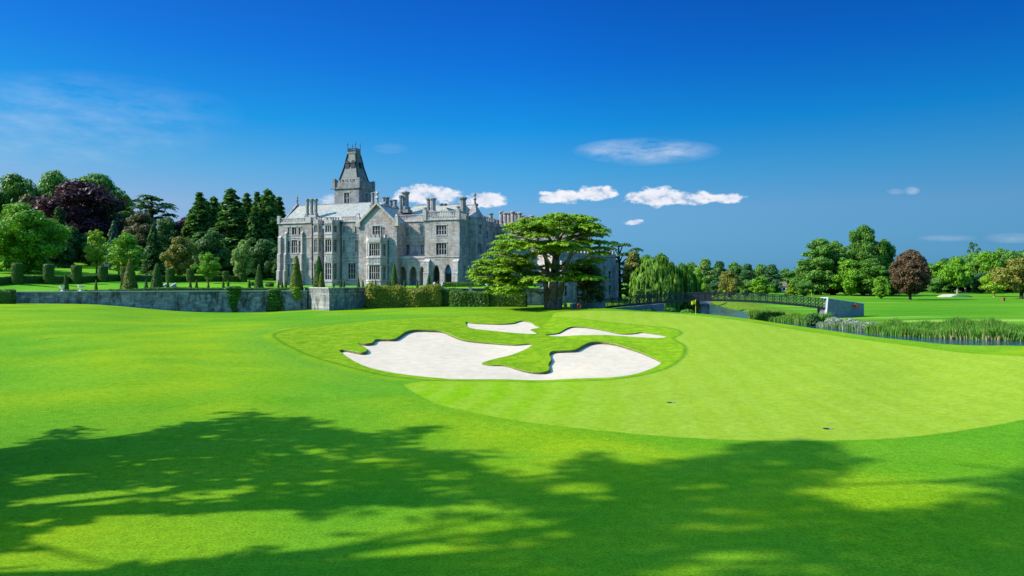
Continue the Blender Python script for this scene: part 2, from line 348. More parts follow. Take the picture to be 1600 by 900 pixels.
def np_mesh(name, V, Fq, mat, parent=None, smooth=False):
    """V (n,3) array, Fq (m,k) array of k-gons"""
    me = bpy.data.meshes.new(name); k = Fq.shape[1]
    me.vertices.add(len(V)); me.vertices.foreach_set('co', np.ascontiguousarray(V, np.float32).ravel())
    me.loops.add(Fq.size); me.loops.foreach_set('vertex_index', np.ascontiguousarray(Fq, np.int32).ravel())
    me.polygons.add(len(Fq)); me.polygons.foreach_set('loop_start', np.arange(0, Fq.size, k, dtype=np.int32))
    if smooth: me.polygons.foreach_set('use_smooth', np.ones(len(Fq), bool))
    me.update(calc_edges=True); me.validate()
    if mat: me.materials.append(mat)
    if name is None: return me
    o = bpy.data.objects.new(name, me); COL.objects.link(o)
    if parent: o.parent = parent
    return o
def P(px, py, Y): return Vector(((px-800)/F*Y, Y, CAMZ-(py-HOR)/F*Y))
# ------------------------------------------------------------ terrain
class TPS:
    def __init__(s, pts, smooth=1e-3):
        P_ = np.array([(p[0], p[1]) for p in pts], float); z = np.array([p[2] for p in pts], float)
        q = s.warp(P_[:, 0], P_[:, 1]); n = len(q); s.q = q
        d = np.linalg.norm(q[:, None]-q[None], axis=2); K = np.where(d > 0, d*d*np.log(np.maximum(d, 1e-9)), 0)+np.eye(n)*smooth
        A = np.zeros((n+3, n+3)); A[:n, :n] = K; Q = np.hstack([np.ones((n, 1)), q]); A[:n, n:] = Q; A[n:, :n] = Q.T
        s.w = np.linalg.solve(A, np.r_[z, 0, 0, 0])
    @staticmethod
    def warp(x, y):
        ye = np.maximum(y, 12.0); k = np.clip(x/ye, -1.25, 1.25)
        return np.stack([k*2.2, np.log(np.minimum(ye, 2500))*1.0], -1)
    def __call__(s, x, y):
        x = np.asarray(x, float); y = np.asarray(y, float); sh = x.shape; q = s.warp(x.ravel(), y.ravel()); out = np.zeros(len(q))
        for i in range(0, len(q), 20000):
            qq = q[i:i+20000]; d = np.linalg.norm(qq[:, None]-s.q[None], axis=2)
            out[i:i+20000] = (d*d*np.log(np.maximum(d, 1e-9)))@s.w[:-3]+s.w[-3]+qq@s.w[-2:]
        return out.reshape(sh)
def c_(px, Y, z): return ((px-800)/F*Y, Y, z)
def cp(px, py, Y): return ((px-800)/F*Y, Y, CAMZ-(py-HOR)/F*Y)
ctrl = []
for Y, row in {12: [(-400,0),(0,0),(800,0),(1600,0),(2000,0)], 19: [(-400,.1),(0,0),(400,0),(800,0),(1200,0),(1600,0),(2000,.1)],
        26: [(-400,.3),(0,.1),(400,0),(800,0),(1200,0),(1600,.05),(2000,.2)], 34: [(-400,.7),(0,.25),(400,.1),(800,0),(1200,0),(1600,.15),(2000,.4)],
        42: [(-400,1.1),(0,.55),(400,.3),(800,.12),(1200,.1),(1600,.45),(2000,.8)],
        52: [(-400,1.6),(0,1.0),(300,.6),(550,.3),(800,.25),(1050,.3),(1300,.5),(1600,1.15),(2000,1.5)],
        62: [(-400,2.0),(0,1.6),(300,1.1),(1600,1.78)],
        150: [(-400,4.2),(0,3.6),(500,3.2),(850,3.2),(950,3.3)],
        200: [(-400,6),(0,5),(500,3.4),(850,3.3),(1000,3.2)],
        300: [(-400,8),(0,6),(500,4),(1000,3.0),(1100,2.9),(1600,3.1),(2000,3.4)],
        600: [(-400,8),(500,5),(1100,4),(1600,4.2),(2000,4.5)], 2000: [(-400,8),(800,6),(2000,6)]}.items():
    for px, z in row: ctrl.append(c_(px, Y, z))
for a in [(650,514,84),(600,528,78),(560,536,74),(530,547,70),(700,519,83),(760,534,78),(830,537,76),(790,569,63),(850,580,60),(858,553,67),(922,533,75),
        (1005,551,68),(1032,565,63),(1005,580,58),(886,592,54),(720,592,54),(580,575,60),(539,554,67),(780,503,92),(728,508,89),(815,521,83),(842,511,88),
        (896,510,87),(969,521,82),(1040,526,79),(874,525,81),(1100,545,70),(1200,560,64),(1100,518,82),(1090,503,92),(1090,490.5,103),(950,482,111),
        (950,495,98),(1160,498.5,96),(1300,518,84),(1440,533,73),(1300,545,70),(1450,580,57),(0,474,113),(150,477,115),(300,490,118),(420,489,124),(515,487,121),
        (600,483,127),(700,480,130),(850,482.5,118),(0,510,80),(230,511,85),(0,560,58),(230,558,60),(430,525,78),(430,504,93),(600,500,95),(700,490,106),(850,489,108),
        (-300,474,104),(-300,520,70),(1800,556,60)]: ctrl.append(cp(*a))
ctrl += [c_(1290,113,2.0), c_(1440,96,2.3), c_(1600,90,2.3), c_(1900,82,2.4), cp(1422,468,205), c_(1600,190,2.7), c_(1250,240,3.0), c_(1500,150,2.5), c_(1250,150,2.3),
         c_(1900,150,2.6), c_(1200,180,2.6), c_(850,128,3.2), c_(960,125,3.0), c_(1020,135,2.4)]
zbase = TPS(ctrl)
def hit(px, py, y0=13., y1=140.):
    Y = np.arange(y0, y1, .1); X = (px-800)/F*Y; zr = CAMZ-(py-HOR)/F*Y; d = zr-zbase(X, Y); i = np.argmax(d < 0)
    if d[i] >= 0: i = np.argmin(d)
    if i > 0 and d[i] < 0:
        t = d[i-1]/(d[i-1]-d[i]); y = Y[i-1]+.1*t
    else: y = Y[i]
    x = (px-800)/F*y; return Vector((x, y, float(zbase(x, y))))
def spline(pts, step=.35, closed=True):
    """Catmull-Rom through the points (x, y, extra...), resampled"""
    P_ = np.array(pts, float); n = len(P_); out = []
    for i in range(n if closed else n-1):
        p0, p1, p2, p3 = (P_[(i+j) % n] if closed else P_[min(max(i+j, 0), n-1)] for j in (-1, 0, 1, 2))
        m = max(1, int(np.linalg.norm(p2[:2]-p1[:2])/step))
        for t in np.arange(m)/m: 
            q = .5*((2*p1)+(p2-p0)*t+(2*p0-5*p1+4*p2-p3)*t*t+(3*p1-p0-3*p2+p3)*t**3)
            q[2:] = p1[2:]*(1-t)+p2[2:]*t
            out.append(q)
    if not closed: out.append(P_[-1])
    return np.array(out)
def seg_dist(x, y, poly, closed=True):
    """unsigned distance to a polyline; and index of nearest segment"""
    A = poly[:, :2]; B = np.roll(A, -1, 0) if closed else A[1:]; A = A if closed else A[:-1]
    x = np.asarray(x, float).ravel(); y = np.asarray(y, float).ravel(); best = np.full(len(x), 1e9); idx = np.zeros(len(x), int)
    D = B-A; L = np.maximum((D**2).sum(1), 1e-9)
    for i in range(0, len(x), 8000):
        px = x[i:i+8000, None]; py = y[i:i+8000, None]
        t = np.clip(((px-A[:, 0])*D[:, 0]+(py-A[:, 1])*D[:, 1])/L, 0, 1)
        d = np.hypot(px-A[:, 0]-t*D[:, 0], py-A[:, 1]-t*D[:, 1]); j = d.argmin(1); best[i:i+8000] = d[np.arange(len(j)), j]; idx[i:i+8000] = j
    return best, idx
def inside(x, y, poly):
    x = np.asarray(x, float).ravel(); y = np.asarray(y, float).ravel(); c = np.zeros(len(x), bool); A = poly[:, :2]; B = np.roll(A, -1, 0)
    for a, b in zip(A, B):
        if a[1] == b[1]: continue
        m = ((a[1] > y) != (b[1] > y)); xi = (b[0]-a[0])*(y-a[1])/(b[1]-a[1])+a[0]; c ^= m & (x < xi)
    return c
def sdist(x, y, poly):
    d, _ = seg_dist(x, y, poly); return np.where(inside(x, y, poly), d, -d)
LIPF = .65
def world_poly(pp, step=.35, closed=True):
    """picture outline -> outline on the ground; third number of a point (lip height) is kept"""
    out = []
    for p in pp:
        h = hit(p[0], p[1]); out.append((h.x, h.y)+tuple(q*LIPF for q in p[2:]))
    return spline(out, step, closed)

BUNK = [
 [(530,547,.5),(541,546,.5),(553,548,.5),(566,550,.55),(573,547.5,.5),(571,543,.5),(562,538.5,.45),(560,535.5,.45),(571,536.5,.5),(582,535,.5),(587,530,.5),(602,529.5,.5),(616,529,.55),
  (625,524,.6),(634,518,.6),(647,514.8,.6),(670,515,.55),(692,517,.5),(708,524,.45),(726,530.5,.4),(763,535,.35),(803,538,.3),(830,537,.25),(826,543,.2),(803,553,.2),(770,561.5,.2),(753,567.5,.15),
  (767,570,.2),(789,570.5,.25),(810,576,.3),(827,580,.35),(848,581,.4),(858,577,.5),(857,568,.5),(861,561,.5),(858,553.5,.5),(863,548.5,.5),(881,547,.5),(899,545.5,.55),(910,539.5,.6),(922,534.5,.6),
  (941,533.5,.55),(962,536.5,.5),(981,542.5,.4),(1005,551,.35),(1026,561,.25),(1033,565.5,.2),(1026,572,.15),(1005,580.5,.1),(981,586.5,.08),(946,590,.06),(886,592,.06),(803,593,.06),(720,592.5,.06),
  (679,590,.06),(625,584,.08),(580,575,.1),(557,566,.15),(539,555,.2)],
 [(728,503,.5),(744,504.5,.4),(779,505.6,.4),(801,504.5,.4),(815,501,.35),(829,503,.3),(836,508,.2),(843,511.6,.15),(829,515,.12),(838,521,.08),(815,521,.08),(767,516.5,.08),(734,512,.2)],
 [(852,523,.3),(872,520,.4),(884,513.5,.45),(896,510,.45),(922,511.6,.4),(946,516,.35),(969,521,.3),(988,521,.3),(1003,519,.3),(1019,521,.25),(1034,523.4,.2),(1041,526,.1),(1029,528,.06),(993,526.5,.06),(957,524,.08),(910,523.5,.08),(874,525.5,.1)]]
BP = [world_poly(b, .3) for b in BUNK]
BP[1][:, 2] *= .75; BP[2][:, 2] *= .75
GREEN = world_poly([(632,600),(642,610),(670,625),(700,636),(800,656),(900,668.5),(1000,678.5),(1100,685.5),(1200,688.5),(1300,688),(1400,684.5),(1500,673),(1600,655),(1700,628),(1790,596),(1800,574),
    (1600,557),(1440,543),(1300,524),(1160,501.5),(1090,493),(1020,488),(950,485.5),(880,487),(866,490),(860,500),(850,512),(900,530),(1000,540),(1000,560),(950,580),(880,592),(760,594),(700,594.5),(660,596)], 1.0)
ROUGH = world_poly([(428,525),(445,537.5),(474,551),(501,561),(535,570.5),(571,580),(602,587),(640,591.5),(700,595),(800,596),(900,595.5),(960,592.5),(1003,586),(1041,575.5),(1064,561),(1071.5,547),(1067,538),(1052,529),
    (1065,521),(1050,513),(1000,508),(940,502),(870,496),(790,492.5),(690,495),(570,502),(480,511),(436,519)], .8)
WZ = 1.2
RIVER = spline([cp(1085,0,112)[:2], cp(1160,0,104)[:2], cp(1300,0,91)[:2], cp(1440,0,77.5)[:2], cp(1600,0,69)[:2], (75,58), (110,48), (135,60), (100,72), cp(1600,0,78.5)[:2], cp(1440,0,84)[:2], cp(1350,0,92)[:2],
    cp(1295,0,103)[:2], cp(1200,0,121)[:2], cp(1182,0,134)[:2], cp(1160,0,152)[:2], cp(1120,0,190)[:2], cp(1095,0,250)[:2], cp(1050,0,250)[:2], cp(1040,0,200)[:2], cp(1030,0,160)[:2], cp(1020,0,138)[:2], cp(1050,0,122)[:2]], 1.0)
FARB = np.array([cp(1085,0,118)[:2], cp(1290,0,98)[:2], cp(1440,0,81)[:2], cp(1600,0,74)[:2], (90,60), (3000,40), (3000,3000), (100,3000), cp(1080,0,300)[:2], cp(1070,0,170)[:2]], float)
def zlow(x, y):
    """ground level below the terrace, with the river bed cut in"""
    x = np.asarray(x, float); y = np.asarray(y, float); z = zbase(x, y).ravel(); sd = sdist(x, y, RIVER)
    xr, yr = x.ravel(), y.ravel()
    far = inside(xr, yr, FARB); wid = np.where(far, 5.0, 5.0); t = np.clip((sd+wid)/wid, 0, 1); t = t*t*(3-2*t)
    zb = np.where(sd > 0, WZ-.15-.5*np.clip(sd/2, 0, 1), WZ-.15)
    z = z*(1-t)+np.minimum(zb, z)*t
    return z.reshape(x.shape)

TERR = np.array([cp(-420,0,92)[:2], cp(20,0,116)[:2], cp(480,0,130)[:2], cp(515,0,124)[:2], cp(573,0,133)[:2], cp(700,0,135)[:2], cp(842,0,138)[:2], cp(850,0,176)[:2], (14,260), (30,900), (-900,900), (-900,92)], float)
tc_ = []
for px, Y, z in [(-400,95,6.0),(-100,112,6.0),(27,118,6.0),(250,125,6.05),(480,132,6.05),(600,136,6.2),(700,137,6.55),(830,140,6.8),(27,128,6.3),(150,140,6.6),(265,150,6.9),(371,165,7.5),(27,136,7.7),(-300,118,7.7),(160,150,7.7),(265,165,7.7),(371,182,7.9),
        (100,160,8.8),(-300,160,9.5),(0,190,11.6),(200,190,10.6),(350,200,9.6),(420,200,8.6),(0,260,18),(-400,260,20),(300,260,15),(500,260,11),(800,260,8),(400,150,6.7),(440,160,6.95),(520,140,6.5),(600,140,6.6),(520,155,6.95),(650,150,6.95),(730,150,6.95),
        (830,150,6.95),(600,200,7.3),(760,200,7.2),(0,600,26),(400,600,20),(800,600,10),(-400,600,28)]: tc_.append(c_(px, Y, z))
zterr = TPS(tc_)
def ground_z(x, y):
    if inside([x], [y], TERR)[0]: return float(zterr(x, y))
    return float(zlow(np.array([x]), np.array([y]))[0])

def axis(vals):
    out = [vals[0][0]]
    for a, b, s in vals:
        n = max(1, round((b-a)/s)); out += list(a+(b-a)*(np.arange(n)+1)/n)
    return np.array(out)
gx = axis([(-3000,-1000,400),(-1000,-300,70),(-300,-100,8),(-100,-42,2),(-42,48,.5),(48,130,1.5),(130,300,8),(300,1000,70),(1000,3000,400)])
gy = axis([(-1500,-200,130),(-200,-10,10),(-10,16,2),(16,50,.5),(50,100,.5),(100,170,1.0),(170,300,5),(300,1000,50),(1000,5000,500)])
BX0, BX1, BY0, BY1 = -24., 22., 50., 97.
def bunker_lip(x, y):
    """for points in a bunker: depth of the sand below the turf level"""
    out = np.zeros(len(x))
    for b in BP:
        m = inside(x, y, b)
        if not m.any(): continue
        xx, yy = x[m], y[m]
        d2 = (xx[:, None]-b[None, ::3, 0])**2+(yy[:, None]-b[None, ::3, 1])**2+.01; w = 1/d2**1.5; lip = (w*b[None, ::3, 2]).sum(1)/w.sum(1)
        d, _ = seg_dist(xx, yy, b); out[m] = lip*(.85+.45*np.clip(d/2.5, 0, 1))
    return out
def build_ground():
    X, Y = np.meshgrid(gx, gy); nx = len(gx); ny = len(gy)
    V = np.stack([X.ravel(), Y.ravel(), zlow(X.ravel(), Y.ravel())], 1)
    ii, jj = np.meshgrid(np.arange(nx-1), np.arange(ny-1)); a = (jj*nx+ii).ravel(); Q = np.stack([a, a+1, a+nx+1, a+nx], 1)
    cx = (X[:-1, :-1]+X[1:, 1:]).ravel()/2; cy = (Y[:-1, :-1]+Y[1:, 1:]).ravel()/2
    keep = ~((cx > BX0) & (cx < BX1) & (cy > BY0) & (cy < BY1)); Q = Q[keep]
    T = np.concatenate([Q[:, [0,1,2]], Q[:, [0,2,3]]])
    # the bunker field: triangulated with the bunker outlines as edges
    bx = axis([(BX0, BX1, .5)]); by = axis([(BY0, BY1, .5)]); GX, GY = np.meshgrid(bx, by); g = np.stack([GX.ravel(), GY.ravel()], 1)
    d = np.full(len(g), 9.)
    for b in BP: d = np.minimum(d, seg_dist(g[:, 0], g[:, 1], b)[0])
    border = (g[:, 0] == BX0) | (g[:, 0] == BX1) | (g[:, 1] == BY0) | (g[:, 1] == BY1)
    g = g[(d > .17) | border]
    pts = [Vector(p) for p in g]; edges = []
    for b in BP:
        s = len(pts); pts += [Vector((p[0], p[1])) for p in b]; edges += [(s+i, s+(i+1) % len(b)) for i in range(len(b))]
    r = delaunay_2d_cdt(pts, edges, [], 0, 1e-5)
    W = np.array([(v.x, v.y) for v in r[0]]); TT = np.array([f for f in r[2] if len(f) == 3]); C = W[TT].mean(1)
    ins = np.zeros(len(TT), bool)
    for b in BP: ins |= inside(C[:, 0], C[:, 1], b)
    WV = np.c_[W, zbase(W[:, 0], W[:, 1])]
    grass = TT[~ins]; T2 = grass+len(V); VV = np.concatenate([V, WV]); T = np.concatenate([T, T2])
    # merge the seam
    key = np.round(VV[:, :2]*1000).astype(np.int64); _, first, inv = np.unique(key, axis=0, return_index=True, return_inverse=True)
    VV = VV[first]; T = inv.ravel()[T]
    used = np.unique(T); re = np.full(len(VV), -1); re[used] = np.arange(len(used)); VV = VV[used]; T = re[T]
    o = np_mesh('ground', VV, T, M['lawn'], smooth=True); tag(o, kind='structure')
    me = o.data; me.polygons.foreach_set('use_smooth', np.ones(len(me.polygons), bool))
    x, y = VV[:, 0], VV[:, 1]
    near = (y > 0) & (y < 260) & (abs(x) < 260)
    def put(name, vals):
        a = me.attributes.new(name, 'FLOAT', 'POINT'); a.data.foreach_set('value', np.ascontiguousarray(vals, np.float32))
    sg = np.full(len(x), -50.); sg[near] = sdist(x[near], y[near], GREEN); put('green_edge', np.clip(sg, -50, 50))
    sr = np.full(len(x), -50.); sr[near] = sdist(x[near], y[near], ROUGH); put('rough_edge', np.clip(sr, -50, 50))
    ML = world_poly([(-60,545),(20,538),(60,532),(120,523),(180,516),(230,510.5),(290,504),(350,499),(410,496)], .8, closed=False); sm = np.full(len(x), 50.); sm[near] = seg_dist(x[near], y[near], ML, closed=False)[0]; put('mow_line', np.minimum(sm, 50))
    put('far_bank', inside(x, y, FARB).astype(float))
    sw = np.full(len(x), -50.); sw[near] = sdist(x[near], y[near], RIVER); put('bank', np.clip((sw+11)/9, 0, 1)*inside(x, y, FARB)+np.clip((sw+3)/3, 0, 1)*(~inside(x, y, FARB)))
    # sand and the cut turf edge of each bunker
    labels = ['large two-lobed white sand bunker', 'small left sand bunker', 'narrow right sand bunker']
    for bi, b in enumerate(BP):
        m = inside(C[:, 0], C[:, 1], b); t = TT[m]; used = np.unique(t); re = np.full(len(W), -1); re[used] = np.arange(len(used)); S = W[used]
        dd, idx = seg_dist(S[:, 0], S[:, 1], b); onb = dd < 1e-3
        dep = np.zeros(len(S)); q = ~onb; dep[q] = bunker_lip(S[q, 0], S[q, 1]); dep[onb] = b[idx[onb], 2]*.85
        z = zbase(S[:, 0], S[:, 1])-dep
        s = np_mesh('bunker_sand', np.c_[S, z], re[t], M['sand'], smooth=True); tag(s, kind='structure')
        mb = MB(); n = len(b); zb_ = zbase(b[:, 0], b[:, 1])
        A = np.c_[b[:, :2], zb_+.002]; 
        cen = b[:, :2]; tang = np.roll(cen, -1, 0)-np.roll(cen, 1, 0); nrm = np.stack([-tang[:, 1], tang[:, 0]], 1); nrm /= np.linalg.norm(nrm, axis=1)[:, None]+1e-9
        area = .5*np.sum(cen[:, 0]*np.roll(cen[:, 1], -1)-np.roll(cen[:, 0], -1)*cen[:, 1]); nrm *= np.sign(area)
        ov = b[:, 2]*.22
        TOP = np.c_[cen+nrm*ov[:, None], zb_-.03-b[:, 2]*.12]; BOT = np.c_[cen+nrm*.01, zb_-b[:, 2]*.85-.1]
        vs = np.concatenate([A, TOP, BOT]); k = np.arange(n); k1 = (k+1) % n
        q1 = np.stack([k, k1, k1+n, k+n], 1); q2 = np.stack([k+n, k1+n, k1+2*n, k+2*n], 1)
        lipm = np_mesh('turf_lip', vs, np.concatenate([q1, q2]), M['lip'], smooth=False); lipm.data.materials.append(M['soil'])
        lipm.data.polygons.foreach_set('material_index', np.r_[np.zeros(n, np.int32), np.ones(n, np.int32)]); tag(lipm, kind='structure')
M['lip'] = pmat('turf_lip_grass', (.10,.22,.012), .85, .1, .3, 5)
build_ground()

def build_terrace():
    xs = axis([(-900,-200,50),(-200,-100,5),(-100,30,1.6)]); ys = axis([(90,200,1.6),(200,300,5),(300,900,50)]); GX, GY = np.meshgrid(xs, ys); g = np.stack([GX.ravel(), GY.ravel()], 1)
    g = g[(sdist(g[:, 0], g[:, 1], TERR) > .5)]
    pts = [Vector(p) for p in g]; b = spline(np.array(TERR), 4)  # straight edges below
    e = []
    for i in range(len(TERR)):
        A, B = TERR[i], TERR[(i+1) % len(TERR)]; n = max(1, int(np.linalg.norm(B-A)/3)); e += [A+(B-A)*j/n for j in range(n)]
    s = len(pts); pts += [Vector(p) for p in e]; ed = [(s+i, s+(i+1) % len(e)) for i in range(len(e))]
    r = delaunay_2d_cdt(pts, ed, [], 0, 1e-5); W = np.array([(v.x, v.y) for v in r[0]]); T = np.array([f for f in r[2] if len(f) == 3]); C = W[T].mean(1)
    T = T[inside(C[:, 0], C[:, 1], TERR)]
    o = np_mesh('terrace_lawn', np.c_[W, zterr(W[:, 0], W[:, 1])], T, M['terrace_lawn'], smooth=True); tag(o, kind='structure')
build_terrace()
def build_water():
    xs = np.arange(15, 141, 2.5); ys = np.arange(40, 262, 2.5); GX, GY = np.meshgrid(xs, ys); V = np.stack([GX.ravel(), GY.ravel(), np.full(GX.size, WZ)], 1)
    nx = len(xs); ii, jj = np.meshgrid(np.arange(nx-1), np.arange(len(ys)-1)); a = (jj*nx+ii).ravel(); Q = np.stack([a, a+1, a+nx+1, a+nx], 1)
    C = V[Q].mean(1); Q = Q[sdist(C[:, 0], C[:, 1], RIVER) > -3.2]
    used = np.unique(Q); re = np.full(len(V), -1); re[used] = np.arange(len(used))
    o = np_mesh('river_water', V[used], re[Q], M['water']); tag(o, kind='structure')
build_water()
# ------------------------------------------------------------ the manor house
CA = R(18); CX0, CY0, CZ0 = P(435, 445, 168).x, 168.0, 6.95
ca_, sa_ = math.cos(CA), math.sin(CA)
def U(px, v=0):
    k = (px-800)/F; return (k*(CY0+v*ca_)-CX0-v*sa_)/(ca_+k*sa_)
def Zc(px, py, v=0):
    u = U(px, v); Y = CY0-u*sa_+v*ca_; return CAMZ-(py-HOR)/F*Y-CZ0
def w2l(x, y): dx, dy = x-CX0, y-CY0; return (dx*ca_-dy*sa_, dx*sa_+dy*ca_)
house = thing('manor_house', 'large grey limestone manor house with slate roofs, gables, chimneys and spired tower', 'manor house', (CX0, CY0, CZ0), -CA)

wrs = random.Random(8)
def arch_pts(s0, s1, zs, z1, n=6):
    """pointed arch outline from the left spring up to the apex and down to the right spring"""
    w = s1-s0; h = z1-zs; out = []
    for i in range(n+1):
        t = i/n; out.append((s0+w/2*(1-math.cos(t*math.pi/2))**.9 if False else s0+w/2*(1-(1-t)**1.0*1.0), 0))
    L = [(s0+w/2*t, zs+h*math.sin(math.pi/2*min(1, t))**.62) for t in [i/n for i in range(n+1)]]
    Rr = [(s1-(p[0]-s0), p[1]) for p in L[::-1][1:]]
    return L+Rr
def wallf(mb, p0, p1, z0, z1, holes=(), depth=.38):
    p0 = Vector(p0); p1 = Vector(p1); d = (p1-p0).normalized(); n = Vector((d.y, -d.x)); L = (p1-p0).length
    def pt(s, z, w=0): q = p0+d*s+n*w; return (q.x, q.y, z)
    ss = sorted({0, L}|{min(max(x, 0), L) for h in holes for x in h[:2]}); zz = sorted({z0, z1}|{min(max(x, z0), z1) for h in holes for x in h[2:4]})
    for i in range(len(ss)-1):
        for j in range(len(zz)-1):
            sm, zm = (ss[i]+ss[i+1])/2, (zz[j]+zz[j+1])/2
            if any(h[0] < sm < h[1] and h[2] < zm < h[3] for h in holes): continue
            mb.add([pt(ss[i], zz[j]), pt(ss[i+1], zz[j]), pt(ss[i+1], zz[j+1]), pt(ss[i], zz[j+1])], [(0,1,2,3)])
    for h in holes:
        s0, s1, a, b = h[:4]; arch = len(h) > 4 and h[4]; dp = h[5] if len(h) > 5 else depth
        if not arch:
            for (A, B) in (((s0,a),(s1,a)),((s1,a),(s1,b)),((s1,b),(s0,b)),((s0,b),(s0,a))):
                mb.add([pt(*A), pt(*B), pt(*B, -dp), pt(*A, -dp)], [(0,1,2,3)])
        else:
            zs = a+(b-a)*arch; pts = arch_pts(s0, s1, zs, b); m = len(pts)//2
            for (c0, c1) in zip(pts[:-1], pts[1:]):
                cor = (s0, b) if c0[0] < (s0+s1)/2-1e-6 else (s1, b)
                mb.add([pt(*c0), pt(*c1), pt(*cor)], [(0,1,2)])
            ring = [(s0, a)]+pts+[(s1, a)]
            for (A, B) in zip(ring[:-1], ring[1:]): mb.add([pt(*A), pt(*B), pt(*B, -dp), pt(*A, -dp)], [(0,1,2,3)])
def window(p0, p1, s0, s1, a, b, cols=2, rows=2, trim=True, glass='glass', depth=.30):
    p0 = Vector(p0); p1 = Vector(p1); d = (p1-p0).normalized(); n = Vector((d.y, -d.x))
    A = p0+d*s0; B = p0+d*s1
    g = MB(); q0, q1 = A-n*depth, B-n*depth; g.add([(q0.x,q0.y,a),(q1.x,q1.y,a),(q1.x,q1.y,b),(q0.x,q0.y,b)], [(0,1,2,3)])
    wrs.random(); gl = glass if glass != 'glass' else wrs.choice(['glass']*6+['glass_grey']*3+['glass_curtain']); w = g.build('window', M[gl], house)
    f = MB(); t = .062
    for i in range(cols+1):
        c = (s0+(s1-s0)*i/cols); lo = c-t if i else c+.002; hi = c+t if i < cols else c-.002
        if i == 0: lo, hi = s0+.003, s0+t
        if i == cols: lo, hi = s1-t, s1-.003
        f.obox(p0+d*lo, p0+d*hi, -depth+.02, -.12, a+.003, b-.003)
    for j in range(rows+1):
        z = a+(b-a)*j/rows; z0, z1 = (z-.045, z+.045)
        if j == 0: z0, z1 = a+.004, a+.1
        if j == rows: z0, z1 = b-.1, b-.004
        f.obox(p0+d*(s0+.01), p0+d*(s1-.01), -depth+.025, -.135, z0, z1)
    if trim:
        f.obox(p0+d*(s0-.16), p0+d*(s0), .0-.02, .045, a, b); f.obox(p0+d*(s1), p0+d*(s1+.16), -.02, .045, a, b)
        f.obox(p0+d*(s0-.22), p0+d*(s1+.22), -.02, .09, a-.2, a-.002); f.obox(p0+d*(s0-.22), p0+d*(s1+.22), -.02, .11, b+.002, b+.2)
    f.build('frame', M['trim'], w)
def pxhole(p0, px0, px1, py0, py1, v):
    u0, u1 = U(px0, v), U(px1, v); pm = (px0+px1)/2
    return (u0-p0[0], u1-p0[0], Zc(pm, py1, v), Zc(pm, py0, v))
def front(mb, px0, px1, v, z0, z1, wins=(), arches=()):
    """a wall facing the lawn between two picture columns; wins = (px0, px1, py0, py1, cols, rows)"""
    p0, p1 = (U(px0, v), v), (U(px1, v), v); holes = []
    for w in wins:
        h = pxhole(p0, *w[:4], v); holes.append(h); window(p0, p1, *h, cols=w[4], rows=w[5], glass=w[6] if len(w) > 6 else 'glass')
    for a in arches:
        h = pxhole(p0, *a[:4], v); holes.append(h+(.62, .6))
    wallf(mb, p0, p1, z0, z1, holes)
    return p0, p1
def crenels(mb, p0, p1, z, h=.7, w=.75, gap=.5, th=.35, base=.45):
    L = (Vector(p1)-Vector(p0)).length; d = (Vector(p1)-Vector(p0)).normalized()
    mb.obox(p0, p1, -th, .06, z, z+base); mb.obox(p0, p1, -th, .14, z-.22, z-.001)
    n = max(1, round(L/(w+gap))); pitch = L/n
    for i in range(n):
        a = Vector(p0)+d*(i*pitch+.08); b = Vector(p0)+d*(i*pitch+pitch*w/(w+gap)); mb.obox(a, b, -th, .04, z+base-.01, z+base+h)
        mb.obox(a-d*.05, b+d*.05, -th-.05, .09, z+base+h-.003, z+base+h+.1)
def balustrade(name, p0, p1, z, h=1.15, posts=()):
    mb = MB(); L = (Vector(p1)-Vector(p0)).length; d = (Vector(p1)-Vector(p0)).normalized()
    mb.obox(p0, p1, -.3, .22, z-.28, z); mb.obox(p0, p1, -.28, .05, z+.001, z+.2); mb.obox(p0, p1, -.3, .08, z+h-.17, z+h)
    n = max(2, round(L/.42))
    for i in range(n):
        c = Vector(p0)+d*((i+.5)*L/n); a, b = c-d*.09, c+d*.09
        mb.obox(a, b, -.2, -.03, z+.19, z+h-.16)
        if i % 2 == 0: a, b = c-d*.17, c+d*.17; mb.obox(a, b, -.21, -.02, z+.48, z+.68)
    return mb.build(name, M['trim'], house)
def chimney(u, v, z0, z1, r=.42, n=8, mat='dark_stone', pots=1):
    mb = MB(); h = z1-z0; mb.lathe(u, v, [(r*1.5, z0), (r*1.5, z0+h*.14), (r*1.02, z0+h*.2), (r*.98, z0+h*.82), (r*1.2, z0+h*.87), (r*1.38, z0+h*.93), (r*1.38, z0+h*.97), (r*1.05, z1)], n, .39)
    mb.box(u-r*1.55, u+r*1.55, v-r*1.55, v+r*1.55, z0-.8, z0+.004)
    c = mb.build('chimney', M[mat], house); return c
def finial(mb, u, v, z0, z1, r=.2):
    h = z1-z0; mb.lathe(u, v, [(r, z0), (r*.8, z0+h*.35), (r*1.5, z0+h*.42), (r*1.0, z0+h*.5), (r*.5, z0+h*.62), (r*1.3, z0+h*.74), (r*.5, z0+h*.86), (.03, z1)], 8)
def buttress(mb, u0, u1, v, steps):
    """steps = (depth, z0, z1)"""
    for dpt, z0, z1 in steps:
        mb.box(u0, u1, v-dpt, v+.1, z0, z1)
        mb.add([(u0-.05,v-dpt-.06,z1),(u1+.05,v-dpt-.06,z1),(u1+.05,v+.0,z1+.6),(u0-.05,v+.0,z1+.6),(u0-.05,v,z1),(u1+.05,v,z1)], [(0,1,2,3),(0,3,4),(1,5,2)])
